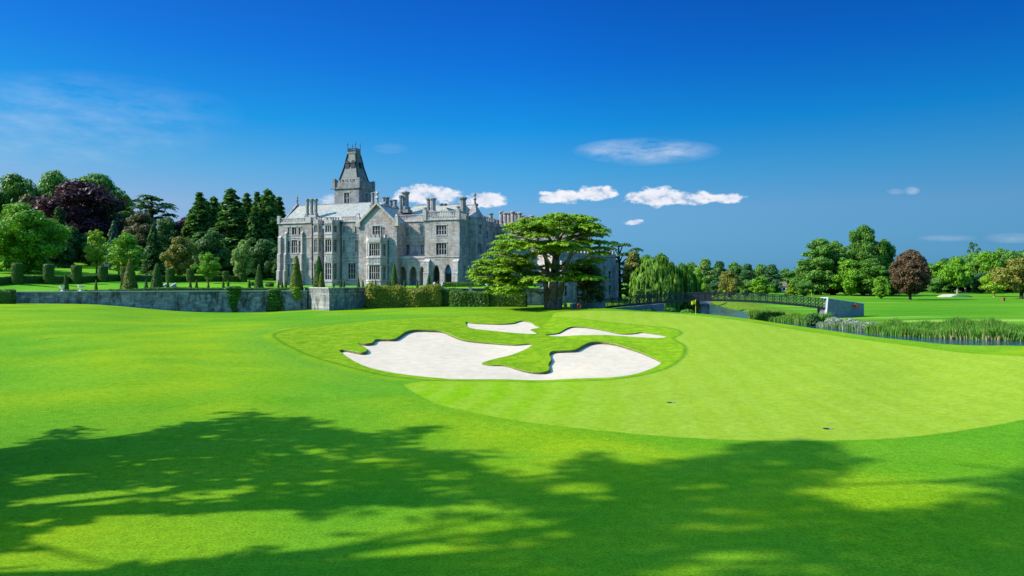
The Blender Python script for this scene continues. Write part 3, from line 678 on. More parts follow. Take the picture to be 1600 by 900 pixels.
def gable_roof(name, u0, u1, v0, v1, ze, zr, axis='u', mat='slate', inset=0):
    mb = MB(); o = .25
    if axis == 'u':
        vm = (v0+v1)/2
        mb.add([(u0-o,v0-o,ze),(u1+o,v0-o,ze),(u1+o,v1+o,ze),(u0-o,v1+o,ze),(u0+inset,vm,zr),(u1-inset,vm,zr)], [(0,1,5,4),(2,3,4,5),(0,4,3),(1,2,5)])
    else:
        um = (u0+u1)/2
        mb.add([(u0-o,v0-o,ze),(u1+o,v0-o,ze),(u1+o,v1+o,ze),(u0-o,v1+o,ze),(um,v0+inset,zr),(um,v1-inset,zr)], [(0,4,5,3),(1,2,5,4),(0,1,4),(2,3,5)])
    mb.bar((u0+inset if axis == 'u' else (u0+u1)/2, (v0+v1)/2 if axis == 'u' else v0+inset, zr+.03), (u1-inset if axis == 'u' else (u0+u1)/2, (v0+v1)/2 if axis == 'u' else v1-inset, zr+.03), .3, .16)
    return mb.build(name, M[mat], house)
ZB = -1.2
class SplitMB:
    def obox(s, *a): m = MB(); m.obox(*a); m.build('string_course', M['trim'], house)
    def box(s, *a): m = MB(); m.box(*a); m.build('parapet_post', M['trim'], house)
wall = MB(); trim = SplitMB(); pipes = MB()
# --- left range
v = 0; zp = Zc(480, 347, 0)
uL, uR = U(435.5), U(560)
zl1, zl2 = Zc(460, 372), Zc(460, 404)
front(wall, 435.5, 487, 0, ZB, zp, [(449.5,452.5,355,367,1,1),(456,463,355,367,2,1),(466.5,469.5,355,367,1,1),(449.5,452.8,376,395,1,2),(455.5,464.5,375,395.5,3,2),(466.5,469.8,376,395,1,2),
      (449.5,452.8,412,433,1,2),(455.5,464.5,412,433,3,2),(466.5,469.8,412,433,1,2)])
front(wall, 531, 560.5, 0, ZB, zp, [(536,538.5,353,364,1,1),(554.5,558.5,353,365,2,1,'blind'),(536,538.6,375,394,1,2),(554.8,559,375,394,2,2),(543.5,555.5,411,436,3,3)])
wallf(wall, (uL, 16), (uL, 0), ZB, zp)
# buttresses of the left range
for pa, pb in ((436,440),(446.3,448.6),(471.4,473.8)):
    bq = MB(); buttress(bq, U(pa), U(pb), 0, [(1.1,ZB,Zc(440,424)),(.75,Zc(440,424),Zc(440,398)),(.45,Zc(440,398),Zc(440,372) if pa < 440 else Zc(440,366))]); bq.build('buttress', M['trim'], house)
for z in (zp-.05, Zc(480,371), Zc(480,402)):
    trim.obox((U(440.2), 0), (U(487), 0), -.05, .09, z-.12, z+.1); trim.obox((U(532), 0), (U(560), 0), -.05, .09, z-.12, z+.1)
balustrade('balustrade', (uL-.1, 0), (U(478), 0), zp, 1.1); balustrade('balustrade', (U(533), 0), (U(558), 0), zp, 1.1)
trim.box(U(478), U(486), -.25, .5, zp-.2, zp+1.2)
for pp in (U(559), uL+.1): trim.box(pp-.35, pp+.35, -.3, .4, zp-.3, zp+1.7)
# --- the two canted bays
def bay(pa, pb, pc, v1, z1, rows, front_cols, skew_left=.8, depth=2.2, part='bay_window'):
    """front face between pa and pb at depth v1; canted back to the wall on both sides"""
    mb = MB(); p1, p2 = (U(pa, v1), v1), (U(pb, v1), v1); p0 = (p1[0]-skew_left, 0.0); p3 = (U(pc, 0), 0.0)
    for (A, B, wl) in ((p0, p1, 'L'), (p1, p2, 'F'), (p2, p3, 'R')):
        L = (Vector(B)-Vector(A)).length; holes = []
        for (ya, yb, rr) in rows:
            za, zb = Zc(pa, yb, v1), Zc(pa, ya, v1)
            if wl == 'F': h = (L*.12, L*.88, za, zb); cc = front_cols
            elif wl == 'R': h = (L*.18, L*.62, za, zb); cc = 2
            else: h = (L*.3, L*.75, za, zb); cc = 1
            if wl == 'L' and L < 1.2: continue
            holes.append(h); window(A, B, *h, cols=cc, rows=rr, trim=False)
        wallf(mb, A, B, ZB, z1, holes)
        for zt in [Zc(pa, r_[0]-2.5, v1) for r_ in rows]+[Zc(pa, r_[1]+3, v1) for r_ in rows]: mb.obox(A, B, -.02, .1, zt-.08, zt+.08)
        crenels(mb, A, B, z1, h=.55, w=.6, gap=.4, base=.7)
    mb.add([(p0[0], 0, z1), (p1[0], p1[1], z1), (p2[0], p2[1], z1), (p3[0], 0, z1)], [(0,1,2,3)])
    mb.build(part, M['trim'], house)
bay(489.5, 497, 504, -1.5, Zc(495, 348, -1.5), [(352,363.5,1),(374,394,2),(412,435,2)], 2, .9)
bay(506.5, 519, 531.5, -2.6, Zc(512, 348, -2.6), [(352,363,1),(374,394,2),(411,437,3)], 3, .8)
# panels with tracery between the floors
for pa, pb, vv in ((508,518,-2.6),(490.5,496,-1.5)):
    for i in range(4): 
        ua = U(pa, vv)+(U(pb, vv)-U(pa, vv))*i/4; pnl = MB() if i == 0 else pnl; pnl.box(ua+.08, ua+.3, vv-.07, vv-.001, Zc(512, 407.5, vv), Zc(512, 400, vv))
    pnl.build('carved_panel', M['trim'], house)
# main roof
ridge = Zc(520, 318.5, 6.5)
gable_roof('roof', uL+.6, U(600, 6), .9, 13, zp+.3, ridge, 'u')
g = MB()
g.add([(uL+.2,.3,zp),(uL+.2,13.3,zp),(uL+.2,6.9,ridge+.5),(uL+.7,.3,zp),(uL+.7,13.3,zp),(uL+.7,6.9,ridge+.5)], [(0,2,1),(3,4,5),(0,3,5,2),(1,2,5,4)])
finial(g, uL+.4, 6.9, ridge+.3, Zc(450, 306, 6.9), .25); g.build('gable', M['dark_stone'], house)
for pxc in (481.3, 487, 492.5): chimney(U(pxc, 1.2), 1.2+.3*(pxc-487)/6, Zc(487, 338, 1.2), Zc(487, 310.5, 1.2), .38)
cb = MB(); cb.box(U(478.5,1.2), U(495.5,1.2), .5, 2.1, zp+.2, Zc(487,336.5,1.2)); cb.build('chimney_base', M['trim'], house)
# --- gabled block
vg = -1.4; zg = Zc(590, 348, vg); ua, ub = U(560.5, vg), U(620, vg); um = U(589.5, vg); za = Zc(589.5, 318, vg)
front(wall, 560.5, 620, vg, ZB, zg, [])
# remove-free gable triangle with the attic window let in as a projecting frame
gm = MB(); gm.add([(ua,vg,zg),(ub,vg,zg),(um,vg,za)], [(0,1,2)])
gm.add([(ua,vg,zg),(um,vg,za),(um,vg+.5,za),(ua,vg+.5,zg)], [(0,1,2,3)]); gm.add([(ub,vg,zg),(um,vg,za),(um,vg+.5,za),(ub,vg+.5,zg)], [(3,2,1,0)])
gm.build('gable', M['limestone'], house)
wallf(wall, (ua, 1), (ua, vg), ZB, zg); wallf(wall, (ub, vg), (ub, 14), ZB, zg)
cp_ = MB()
for (e, sgn) in ((ua, -1), (ub, 1)):
    cp_.bar((e+sgn*.35, vg-.12, zg-.35), (um, vg-.12, za+.12), .7, .42); cp_.box(e-.55, e+.55, vg-.5, vg+.6, zg-.9, zg+.35)
    cp_.box(e-.4, e+.4, vg-.35, vg+.4, zg+.3, zg+1.3); cp_.lathe(e, vg, [(.42, zg+1.3), (.5, zg+1.45), (.1, zg+1.9)], 4, .785)
finial(cp_, um, vg, za-.2, Zc(590, 296.5, vg), .34); cp_.build('coping', M['trim'], house)
gable_roof('roof', ua+.1, ub-.1, vg+.4, 12, zg-.1, za-.25, 'v', 'slate')
def boxwin(px0, px1, py0, py1, v, cols, rows, glass='glass'):
    """window with hood standing in front of a plain wall: dark reveal box let into a stone surround"""
    h = pxhole((0, v), px0, px1, py0, py1, v); window((0, v-.32), (1, v-.32), *h, cols=cols, rows=rows, glass=glass)
boxwin(582.5, 595, 353, 367, vg, 3, 2)
# --- oriel over two floors
vo = -3.6
def oriel():
    mb = MB(); p1, p2 = (U(575.5, vo), vo), (U(594.5, vo), vo); p0 = (U(572, vg)+.1, vg); p3 = (U(607, vg), vg); zt = Zc(585, 375, vo)
    rows = [(380.5,400,2),(415,437,2)]
    for (A, B, wl) in ((p0, p1, 'L'), (p1, p2, 'F'), (p2, p3, 'R')):
        L = (Vector(B)-Vector(A)).length; holes = []
        for (ya, yb, rr) in rows:
            h = (L*(.07 if wl == 'F' else .25), L*(.93 if wl == 'F' else .7), Zc(585, yb, vo), Zc(585, ya, vo)); holes.append(h)
            window(A, B, *h, cols=5 if wl == 'F' else (2 if wl == 'R' else 1), rows=rr, trim=False)
        wallf(mb, A, B, ZB, zt, holes); crenels(mb, A, B, zt, h=.6, w=.55, gap=.4, base=.6)
        for y_ in (378, 402.5, 413, 439): mb.obox(A, B, -.02, .14, Zc(585, y_, vo)-.1, Zc(585, y_, vo)+.12)
        for i in range(8 if wl == 'F' else 3):
            n = 8 if wl == 'F' else 3; d = (Vector(B)-Vector(A))/n; a = Vector(A)+d*(i+.25); mb.obox(a, a+d*.22, -.02, .07, Zc(585, 411.5, vo), Zc(585, 404, vo))
    mb.add([(p0[0], vg, zt), (p1[0], vo, zt), (p2[0], vo, zt), (p3[0], vg, zt)], [(0,1,2,3)])
    mb.build('oriel_window', M['trim'], house)
oriel()
for pxp, vv, yt in ((533.5, 0, 349), (606.8, vg, 378), (626.5, 3.0, 350)):
    u_ = U(pxp, vv); pipes = MB(); pipes.lathe(u_, vv-.16, [(.11, ZB), (.11, Zc(pxp, yt, vv))], 6); pipes.box(u_-.22, u_+.22, vv-.4, vv-.05, Zc(pxp, yt, vv)-.1, Zc(pxp, yt, vv)+.35); pipes.build('drain_pipe', M['iron'], house)
# --- recessed wing with arcade
vr = 3.0; zr = Zc(640, 345, vr)
front(wall, 618, 666, vr, ZB, zr, [(634,638.5,355,369,2,2),(657,661,354,369,2,2,'blind'),(631,633,383,398,1,2),(634.5,640,382,399,2,2),(657.5,662,382,398,2,2)])
balustrade('balustrade', (U(622, vr), vr), (U(663, vr), vr), zr, 1.45)
va = 0.2; zarc = Zc(640, 404, va)
front(wall, 620.5, 664, va, ZB, zarc, [], [(623.5,635,416,446,),(639.5,651,416,446),(655,664-.5,416,446)])
mbk = MB(); mbk.box(U(620, va), U(665, va), va-.12, vr, zarc, zarc+.18); mbk.obox((U(620.5, va), va), (U(664, va), va), -.35, .05, zarc+.18, zarc+.55); mbk.build('arcade_roof', M['trim'], house)
# --- right block
vb = -1.6; zb_ = Zc(690, 342, vb); uc, ud = U(663.5, vb), U(718, vb)
front(wall, 663.5, 718, vb, ZB, zb_, [(681.5,697.5,352,367,4,2),(681.5,697.5,379.5,398.5,4,2)], [(676.5,687,414,446),(694.5,705.5,413,446)])
wallf(wall, (uc, 5), (uc, vb), ZB, zb_)
for pa, pb in ((664.2,672),(709.5,717.4)): bq = MB(); buttress(bq, U(pa, vb), U(pb, vb), vb, [(1.0,ZB,Zc(690,427,vb)),(.8,Zc(690,427,vb),Zc(690,409,vb))]); bq.build('buttress', M['trim'], house)
# the dark rooms behind the arches
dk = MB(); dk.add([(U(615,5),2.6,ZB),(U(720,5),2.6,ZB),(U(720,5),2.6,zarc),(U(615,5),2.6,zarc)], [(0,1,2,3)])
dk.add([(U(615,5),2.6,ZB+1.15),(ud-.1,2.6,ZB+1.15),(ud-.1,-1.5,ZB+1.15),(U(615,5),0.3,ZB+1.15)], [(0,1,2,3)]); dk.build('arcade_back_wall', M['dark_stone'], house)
for (x0, x1) in ((694.5,705.5),):
    h = pxhole((0, vb), x0, x1, 413, 427, vb); m_ = MB(); m_.add([(h[0], vb+.9, h[2]), (h[1], vb+.9, h[2]), (h[1], vb+.9, h[3]), (h[0], vb+.9, h[3])], [(0,1,2,3)]); m_.build('window_blind', M['blue_glass'], house)
balustrade('balustrade', (uc, vb), (ud, vb), zb_, 1.75)
for u_ in (uc+.1, ud-.35):
    fm = MB(); fm.box(u_-.45, u_+.45, vb-.35, vb+.55, zb_-.3, zb_+2.1); finial(fm, u_, vb+.1, zb_+2.1, Zc(690, 322, vb), .4); fm.build('pinnacle', M['trim'], house)
fm = trim
for (A, B, z) in (((uc, vb), (ud, vb), zb_-.25), ((uc+.0, vb), (ud, vb), Zc(690, 401, vb)), ((U(622, vr), vr), (U(662, vr), vr), Zc(640, 376, vr))): fm.obox(A, B, -.02, .1, z-.12, z+.1)
# --- the shaded east side, going back from the right block
def sidewin(va_, vb_, za_, zb2, cols=2, rows=2): return (va_-vb, vb_-va_+va_-vb, za_, zb2, cols, rows)
es = []
for z0_, z1_ in ((Zc(690,398,vb), Zc(690,380,vb)), (Zc(690,367,vb), Zc(690,353,vb)), (Zc(690,436,vb), Zc(690,414,vb))):
    for a_, b_ in ((2.2, 3.4), (12.5, 14.0), (17.0, 18.6), (22, 23.5)): es.append((a_, b_, z0_, z1_))
wallf(wall, (ud, vb), (ud, 26), ZB-3, zb_, es)
for h in es: window((ud, vb), (ud, 26), *h, cols=2, rows=2, trim=False)
tb = MB()
# turret bay with a steep gable on the east side
t0, t1, tx = 4.6, 9.6, ud+1.6; zt = Zc(735, 340, 6)
tw = [(1.5,3.5,Zc(735,366,6),Zc(735,350,6)),(1.5,3.5,Zc(735,397,6),Zc(735,380,6)),(1.5,3.5,Zc(735,436,6),Zc(735,412,6))]
wallf(tb, (ud, t0), (tx, t0), ZB-2, zt); wallf(tb, (tx, t0), (tx, t1), ZB-2, zt, tw); wallf(tb, (tx, t1), (ud, t1), ZB-2, zt)
for h in tw: window((tx, t0), (tx, t1), *h, cols=2, rows=2, trim=False)
ap = Zc(736, 316, 7); cm = ((ud-1+tx)/2, (t0+t1)/2)
tb.add([(ud-1, t0, zt), (tx+.15, t0, zt), (tx+.15, t1, zt), (ud-1, t1, zt), (cm[0], cm[1], ap)], [(0,1,4),(1,2,4),(2,3,4),(3,0,4)])
finial(tb, cm[0], cm[1], ap-.8, Zc(736, 298, 7), .3)
crenels(tb, (ud, t1+.3), (ud, 26), zb_, h=.9, base=.9); tb.build('turret', M['limestone'], house)
crn = MB(); crn.obox((ud, vb), (ud, t0-.2), -.3, .2, zb_-.28, zb_); crn.obox((ud, vb), (ud, t0-.2), -.3, .05, zb_+1.5, zb_+1.75)
for i in range(13): crn.obox((ud, vb+.5+i*.42), (ud, vb+.68+i*.42), -.2, -.03, zb_, zb_+1.5)
crn.build('balustrade', M['trim'], house)
gable_roof('roof', U(622, 6), ud-.9, 4.0, 16, zb_+.1, Zc(680, 320.5, 10), 'u', inset=2.5)
gable_roof('roof', U(600, 8), ud-2, 14, 26, zb_+.1, Zc(680, 321, 18), 'u', 'slate', 3)
gable_roof('roof', uc+1, ud-1, vb+.8, 8, zb_-.2, Zc(690, 327, 3), 'v', 'slate', 1.5)
# back and far walls of the house
wallf(wall, (ud, 26), (uL, 26), ZB-3, zp); wallf(wall, (uL, 26), (uL, 0.001), ZB, zp)
wall.build('wall', M['limestone'], house); 
# --- chimneys along the roofs
for px, yt, yb, v_, r_ in ((588.5,300,322,4,.36),(582.5,301,320,5,.36),(599.5,308,322,9,.42),(605.5,308,324,10,.45),(617,312,324,12,.5),(626,305,334,5,.36),(633.6,299.5,328,6,.78),(669.2,309.5,333,6,.42),(676.6,309.5,333,6,.62),
        (723.2,308,338,3.5,.72),(744.5,333,345,14,.4),(749.5,333,345,14,.4),(613,313,326,16,.5)):
    chimney(U(px, v_), v_, Zc(px, yb, v_), Zc(px, yt, v_), r_)
# small dormers / vents on the ridge
for px in (690, 696, 744):
    dm = MB(); dm.lathe(U(px, 10), 10, [(.5, Zc(px, 322, 10)), (.6, Zc(px, 319.5, 10)), (.15, Zc(px, 317.5, 10))], 8); dm.build('roof_vent', M['lead'], house)
# --- tower
vt = 9.0; t0_, t1_ = U(522.5, vt), U(561, vt); tv0 = vt
tL = t1_-t0_; tD = tL*1.0
zt0 = zp-1; zt1 = Zc(541, 294, vt)
tm = MB(); hol = [(U(537.5,vt)-t0_, U(546,vt)-t0_, Zc(541,318,vt), Zc(541,301,vt))]
wallf(tm, (t0_, tv0), (t1_, tv0), zt0, zt1, hol); hr = (tD*.4, tD*.62, Zc(541,318,vt), Zc(541,300,vt))
wallf(tm, (t1_, tv0), (t1_, tv0+tD), zt0, zt1, [hr]); wallf(tm, (t1_, tv0+tD), (t0_, tv0+tD), zt0, zt1); wallf(tm, (t0_, tv0+tD), (t0_, tv0), zt0, zt1)
window((t0_, tv0), (t1_, tv0), *hol[0], cols=2, rows=2); window((t1_, tv0), (t1_, tv0+tD), *hr, cols=2, rows=2)
for A, B in (((t0_, tv0), (t1_, tv0)), ((t1_, tv0), (t1_, tv0+tD)), ((t1_, tv0+tD), (t0_, tv0+tD)), ((t0_, tv0+tD), (t0_, tv0))):
    crenels(tm, A, B, zt1+.4, h=.55, w=.6, gap=.42, base=1.15); tm.obox(A, B, -.3, .25, zt1-.12, zt1+.2)
for (a_, b_) in ((t0_, tv0), (t1_, tv0), (t1_, tv0+tD), (t0_, tv0+tD)): tm.box(a_-.35, a_+.35, b_-.35, b_+.35, zt1-.1, zt1+2.5)
for a_, dx in ((t0_, -1.3), (t1_, 1.3)): tm.bar((a_, tv0+.4, zt1+.05), (a_+dx, tv0+.2, zt1+.0), .25)
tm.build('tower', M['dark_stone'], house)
sp = MB(); cu, cv = (t0_+t1_)/2, tv0+tD/2; zs0, zs1 = zt1+.9, Zc(550, 238, vt+3)
def ring(hw, z): return [(cu-hw, cv-hw, z), (cu+hw, cv-hw, z), (cu+hw, cv+hw, z), (cu-hw, cv+hw, z)]
hs_ = [(tL*.46, zs0), (tL*.36, zs0+(zs1-zs0)*.2), (tL*.25, zs0+(zs1-zs0)*.55), (tL*.165, zs0+(zs1-zs0)*.93), (tL*.175, zs0+(zs1-zs0)*.96), (tL*.17, zs1)]
vs = [p for h_, z_ in hs_ for p in ring(h_, z_)]; fs = [(j*4+i, j*4+(i+1) % 4, (j+1)*4+(i+1) % 4, (j+1)*4+i) for j in range(5) for i in range(4)]+[(20,21,22,23)]
sp.add(vs, fs); spire = sp.build('spire', M['tower_slate'], house)
hp = MB()
for (h0,z0_),(h1,z1_) in zip(hs_[:3],hs_[1:4]):
    for sx,sy in ((-1,-1),(1,-1),(1,1),(-1,1)): hp.bar((cu+sx*h0,cv+sy*h0,z0_),(cu+sx*h1,cv+sy*h1,z1_),.34)
hp.build('hip_lead', M['iron'], spire)
lu = MB(); zl = zs0+(zs1-zs0)*.5; hw = tL*.26
for du in (-.3, .3):
    lu.box(cu+du*hw*1.5-hw*.3, cu+du*hw*1.5+hw*.3, cv-hw-.1, cv-hw*.6, zl, zl+1.35); lu.add([(cu+du*hw*1.5-hw*.38, cv-hw-.2, zl+1.35), (cu+du*hw*1.5+hw*.38, cv-hw-.2, zl+1.35), (cu+du*hw*1.5, cv-hw-.2, zl+2.1), (cu+du*hw*1.5, cv-hw*.3, zl+2.0), (cu+du*hw*1.5-hw*.38, cv-hw*.5, zl+1.35), (cu+du*hw*1.5+hw*.38, cv-hw*.5, zl+1.35)], [(0,1,2),(0,2,3,4),(1,5,3,2)])
lu.box(cu+hw*.7, cu+hw+.4, cv-hw*.3, cv+hw*.5, zl+.4, zl+1.6); lu.build('dormer', M['iron'], spire)
cr = MB(); hw = tL*.16; zc = zs1
for i in range(9):
    for (x_, y_) in ((-hw+2*hw*i/8, -hw), (-hw+2*hw*i/8, hw), (-hw, -hw+2*hw*i/8), (hw, -hw+2*hw*i/8)): cr.bar((cu+x_, cv+y_, zc), (cu+x_, cv+y_, zc+(1.5 if i in (0, 8) else 1.0)), .09)
for z_ in (.25, .85):
    for (a_, b_) in (((-hw,-hw),(hw,-hw)),((hw,-hw),(hw,hw)),((hw,hw),(-hw,hw)),((-hw,hw),(-hw,-hw))): cr.bar((cu+a_[0], cv+a_[1], zc+z_), (cu+b_[0], cv+b_[1], zc+z_), .1)
for (x_, y_) in ((-hw,-hw),(hw,-hw),(hw,hw),(-hw,hw)):
    cr.bar((cu+x_, cv+y_, zc), (cu+x_, cv+y_, zc+2.6), .08); cr.box(cu+x_-.18, cu+x_+.18, cv+y_-.03, cv+y_+.03, zc+1.7, zc+2.0)
cr.build('roof_cresting', M['iron'], spire)
# --- north-east wing seen behind the cedar
vw = 24.0; w0, w1 = U(756, vw), U(905, vw); zw = Zc(800, 354, vw); wb = -4.5
wm = MB(); wh = []
for px in (781, 812, 852, 858, 890):
    for (ya, yb) in ((375,390),(405,422)):
        h = pxhole((w0, vw), px, px+6, ya, yb, vw); wh.append(h); window((w0, vw), (w1, vw), *h, cols=3, rows=2)
wallf(wm, (w0, vw), (w1, vw), wb, zw, wh); wallf(wm, (w1, vw), (w1, vw+14), wb, zw-3); wallf(wm, (w0, vw+14), (w0, vw), wb, zw); wallf(wm, (w1, vw+14), (w0, vw+14), wb, zw)
wm.obox((w0, vw), (w1, vw), -.4, .25, zw, zw+.35); wm.obox((w0, vw), (w1, vw), -.02, .15, zw-1.7, zw-1.4)
wm.box(U(764.5, vw), U(769.5, vw), vw-.7, vw+.5, wb, zw+.8); wm.build('wing_wall', M['limestone'], house)
gable_roof('roof', U(790, vw), w1-1, vw+2, vw+12, zw-.3, zw+1.6, 'u', 'slate', 2)
chimney(U(767, vw), vw, zw+.8, Zc(767, 333, vw), .5)
for i, px in enumerate((783.5, 789.5, 795.5, 801, 806.5, 812, 817.5, 822, 826.5, 831)):
    v_ = vw+(1.2 if i % 2 else 3.4); chimney(U(px, v_), v_, Zc(px, 354, v_), Zc(px, 332 if px < 815 else 338.5, v_)+(.3 if i % 3 == 0 else 0), .5, mat='limestone')
# a lower wing facing away from the sun, running out to the river
a0 = w2l(*cp(871,0,150)[:2]); a1 = w2l(*cp(962,0,166)[:2]); bk = Vector(a1)+Vector((-8, 8)); bk0 = Vector(a0)+Vector((-8, 8)); zlw = 8-CZ0+(440-398)/F*155
lw = MB(); L = (Vector(a1)-Vector(a0)).length; wl = []
for i in range(5):
    for (z0_, z1_) in ((-2.2, .2), (1.6, 3.6)): h = (L*(.08+.19*i), L*(.08+.19*i)+1.7, z0_, z1_); wl.append(h); window(a0, a1, *h, cols=2, rows=2)
wallf(lw, a0, a1, -5, zlw, wl); wallf(lw, a1, tuple(bk), -5, zlw); wallf(lw, tuple(bk0), a0, -5, zlw); crenels(lw, a0, a1, zlw); crenels(lw, tuple(bk0), a0, zlw)
for i in range(6): 
    q = Vector(a0)+(Vector(a1)-Vector(a0))*(.02+.19*i); lw.obox(q, q+(Vector(a1)-Vector(a0)).normalized()*.7, 0, .8, -5, zlw-1.5)
lw.add([(a0[0],a0[1],zlw),(a1[0],a1[1],zlw),(bk[0],bk[1],zlw),(bk0[0],bk0[1],zlw)], [(0,1,2,3)])
lw.build('wing_wall', M['limestone'], house)
# ------------------------------------------------------------ foliage
def leaves(C, Nn, size, rs, elong=1.5, jit=.55, sizevar=.5):
    """one small kite-shaped leaf clump at every point C, facing Nn with jitter"""
    n = len(C); nn = Nn+rs.normal(0, jit, (n, 3)); nn /= np.linalg.norm(nn, axis=1)[:, None]+1e-9
    r = rs.normal(0, 1, (n, 3)); t = np.cross(nn, r); t /= np.linalg.norm(t, axis=1)[:, None]+1e-9; b = np.cross(nn, t)
    s = (size*(1-sizevar/2+sizevar*rs.rand(n)))[:, None]
    a0, a1, a2, a3 = C-t*s*elong*.5, C-b*s*.42+t*s*.1*elong, C+t*s*elong*.5, C+b*s*.42+t*s*.1*elong
    V = np.stack([a0, a1, a2, a3], 1).reshape(-1, 3); Q = np.arange(4*n).reshape(n, 4)
    return V, Q
def dirs(n, rs):
    d = rs.normal(0, 1, (n, 3)); return d/np.linalg.norm(d, axis=1)[:, None]
def blob_leaves(blobs, n, size, rs, shell=.3, up=.25, jit=.5, inner=.12, low=.0, elong=1.5, carve=.82):
    B = np.array(blobs, float); ar = (B[:, 3]*B[:, 4]+B[:, 3]*B[:, 5]+B[:, 4]*B[:, 5]); k = rs.choice(len(B), n, p=ar/ar.sum()); d = dirs(n, rs)
    r = 1-shell*rs.rand(n)**1.5; m = rs.rand(n) < inner; r[m] = rs.rand(m.sum())**.5*.8
    c = B[k, :3]+d*B[k, 3:6]*r[:, None]
    if carve:
        keep = np.ones(n, bool)
        for j, b in enumerate(B):
            q = (((c-b[:3])/(b[3:6]))**2).sum(1) < carve**2*.55; keep &= ~(q & (k != j) & (rs.rand(n) < .8))
        c, d = c[keep], d[keep]
    nn = d.copy(); nn[:, 2] += up
    return leaves(c, nn, size, rs, elong, jit)
PROTO = {}
def trunk_mesh(H, r, limbs, rs, h0=.5, spread=.3, lean=.02):
    mb = MB(); top = (rs.normal(0, lean*H), rs.normal(0, lean*H), H*h0)
    mb.tube([(0,0,-.6),(0,0,0),(r*.1,0,.5),(top[0]*.5,top[1]*.5,H*h0*.5),top,(top[0],top[1],H*.82)], [r*1.7,r*1.45,r*1.05,r*.85,r*.6,r*.15], 9)
    for i in range(limbs):
        a = 2*math.pi*(i+rs.rand()*.6)/limbs; f = .35+.6*rs.rand(); z = H*h0*f; l = H*spread*(.6+.6*rs.rand())
        p0 = (top[0]*f, top[1]*f, z); p1 = (p0[0]+math.cos(a)*l*.5, p0[1]+math.sin(a)*l*.5, z+l*.42); p2 = (p0[0]+math.cos(a)*l, p0[1]+math.sin(a)*l, z+l*.95)
        mb.tube([p0, p1, p2], [r*.45, r*.3, r*.08], 6)
    return mb
def proto_parts(key, V, Q, mb, W, H):
    me = bpy.data.meshes.new('crown'); k = 4
    me.vertices.add(len(V)); me.vertices.foreach_set('co', np.ascontiguousarray(V, np.float32).ravel()); me.loops.add(Q.size); me.loops.foreach_set('vertex_index', np.ascontiguousarray(Q, np.int32).ravel())
    me.polygons.add(len(Q)); me.polygons.foreach_set('loop_start', np.arange(0, Q.size, k, dtype=np.int32)); me.update(calc_edges=True)
    me.materials.append(M['bark']); tm = bpy.data.meshes.new('trunk'); tm.from_pydata(mb.v, [], mb.f); tm.materials.append(M['bark']); tm.polygons.foreach_set('use_smooth', [True]*len(tm.polygons))
    PROTO[key] = (me, tm, W, H)
def make_broad(key, seed, W=16, H=18, n=11000, nb=30, size=.5, base=.16, top=1.0, rb=(.17,.3), waist=.45, shell=.42, inner=.14, ragged=1.):
    rs = np.random.RandomState(seed); bl = []; nb = int(nb*1.9); rb = (rb[0]*.5, rb[1]*.7); n = int(n*1.15)
    for i in range(nb):
        t = base+(top-base)*((i+.5)/nb)**.85; prof = math.sin(math.pi*min(1, max(0, ((t-base)/(top-base))))**.8)**.6 if t < top else .1
        prof = max(.12, prof); a = i*2.399+rs.rand()*.8; rad = W*(rb[0]+(rb[1]-rb[0])*rs.rand())*(.6+.4*prof); r = max(0, prof*W/2*(.96+.2*ragged*rs.normal(0,.6))-rad)*(1 if i%3 or ragged < 1 else .45)
        z = H*(t+rs.normal(0,.03*ragged)); z = min(z, H*(1-.05*rs.rand())-rad*.6); bl.append((r*math.cos(a), r*math.sin(a), max(z, H*base+rad*.5), rad, rad, rad*.62))
    bl.append((0, 0, H*(base+1)*.5, W*.27, W*.27, H*(1-base)*.36))
    V, Q = blob_leaves(bl, n, size, rs, inner=inner, shell=shell, up=.5)
    proto_parts(key, V, Q, trunk_mesh(H, W*.032, 6, rs, .55, .28), W, H)
def make_conifer(key, seed, W=9, H=24, n=11000, size=.5, droop=.35, dens=26, base=.03, pw=.85, whorl=6):
    rs = np.random.RandomState(seed); t = base+(1-base)*(1-rs.rand(n)**.62); t = np.clip(t, base, 1)
    lev = np.floor(t*dens)+rs.normal(0, .13, n); tt = lev/dens; lid = np.floor(t*dens).astype(int)
    off = rs.rand(dens+2)*6.28; rr = .5+.75*rs.rand(dens+2, whorl)
    bi = rs.randint(0, whorl, n); a = off[lid]+bi*2*math.pi/whorl+rs.normal(0, .17, n); s = rs.rand(n)**.55
    Rm = W/2*np.clip(1-tt, .0, 1)**pw*rr[lid, bi]+.12; r = s*Rm; z = tt*H-droop*s*s*Rm*.9+.25*Rm*(1-s)-.1+rs.normal(0, .12, n)
    C = np.stack([r*np.cos(a), r*np.sin(a), z], 1); nn = np.stack([np.cos(a)*.5, np.sin(a)*.5, np.full(n, .8)], 1)
    V, Q = leaves(C, nn, size, rs, 1.9, .45); mb = MB(); mb.tube([(0,0,-.6),(0,0,H*.4),(0,0,H*.98)], [W*.045, W*.03, .04], 7); proto_parts(key, V, Q, mb, W, H)
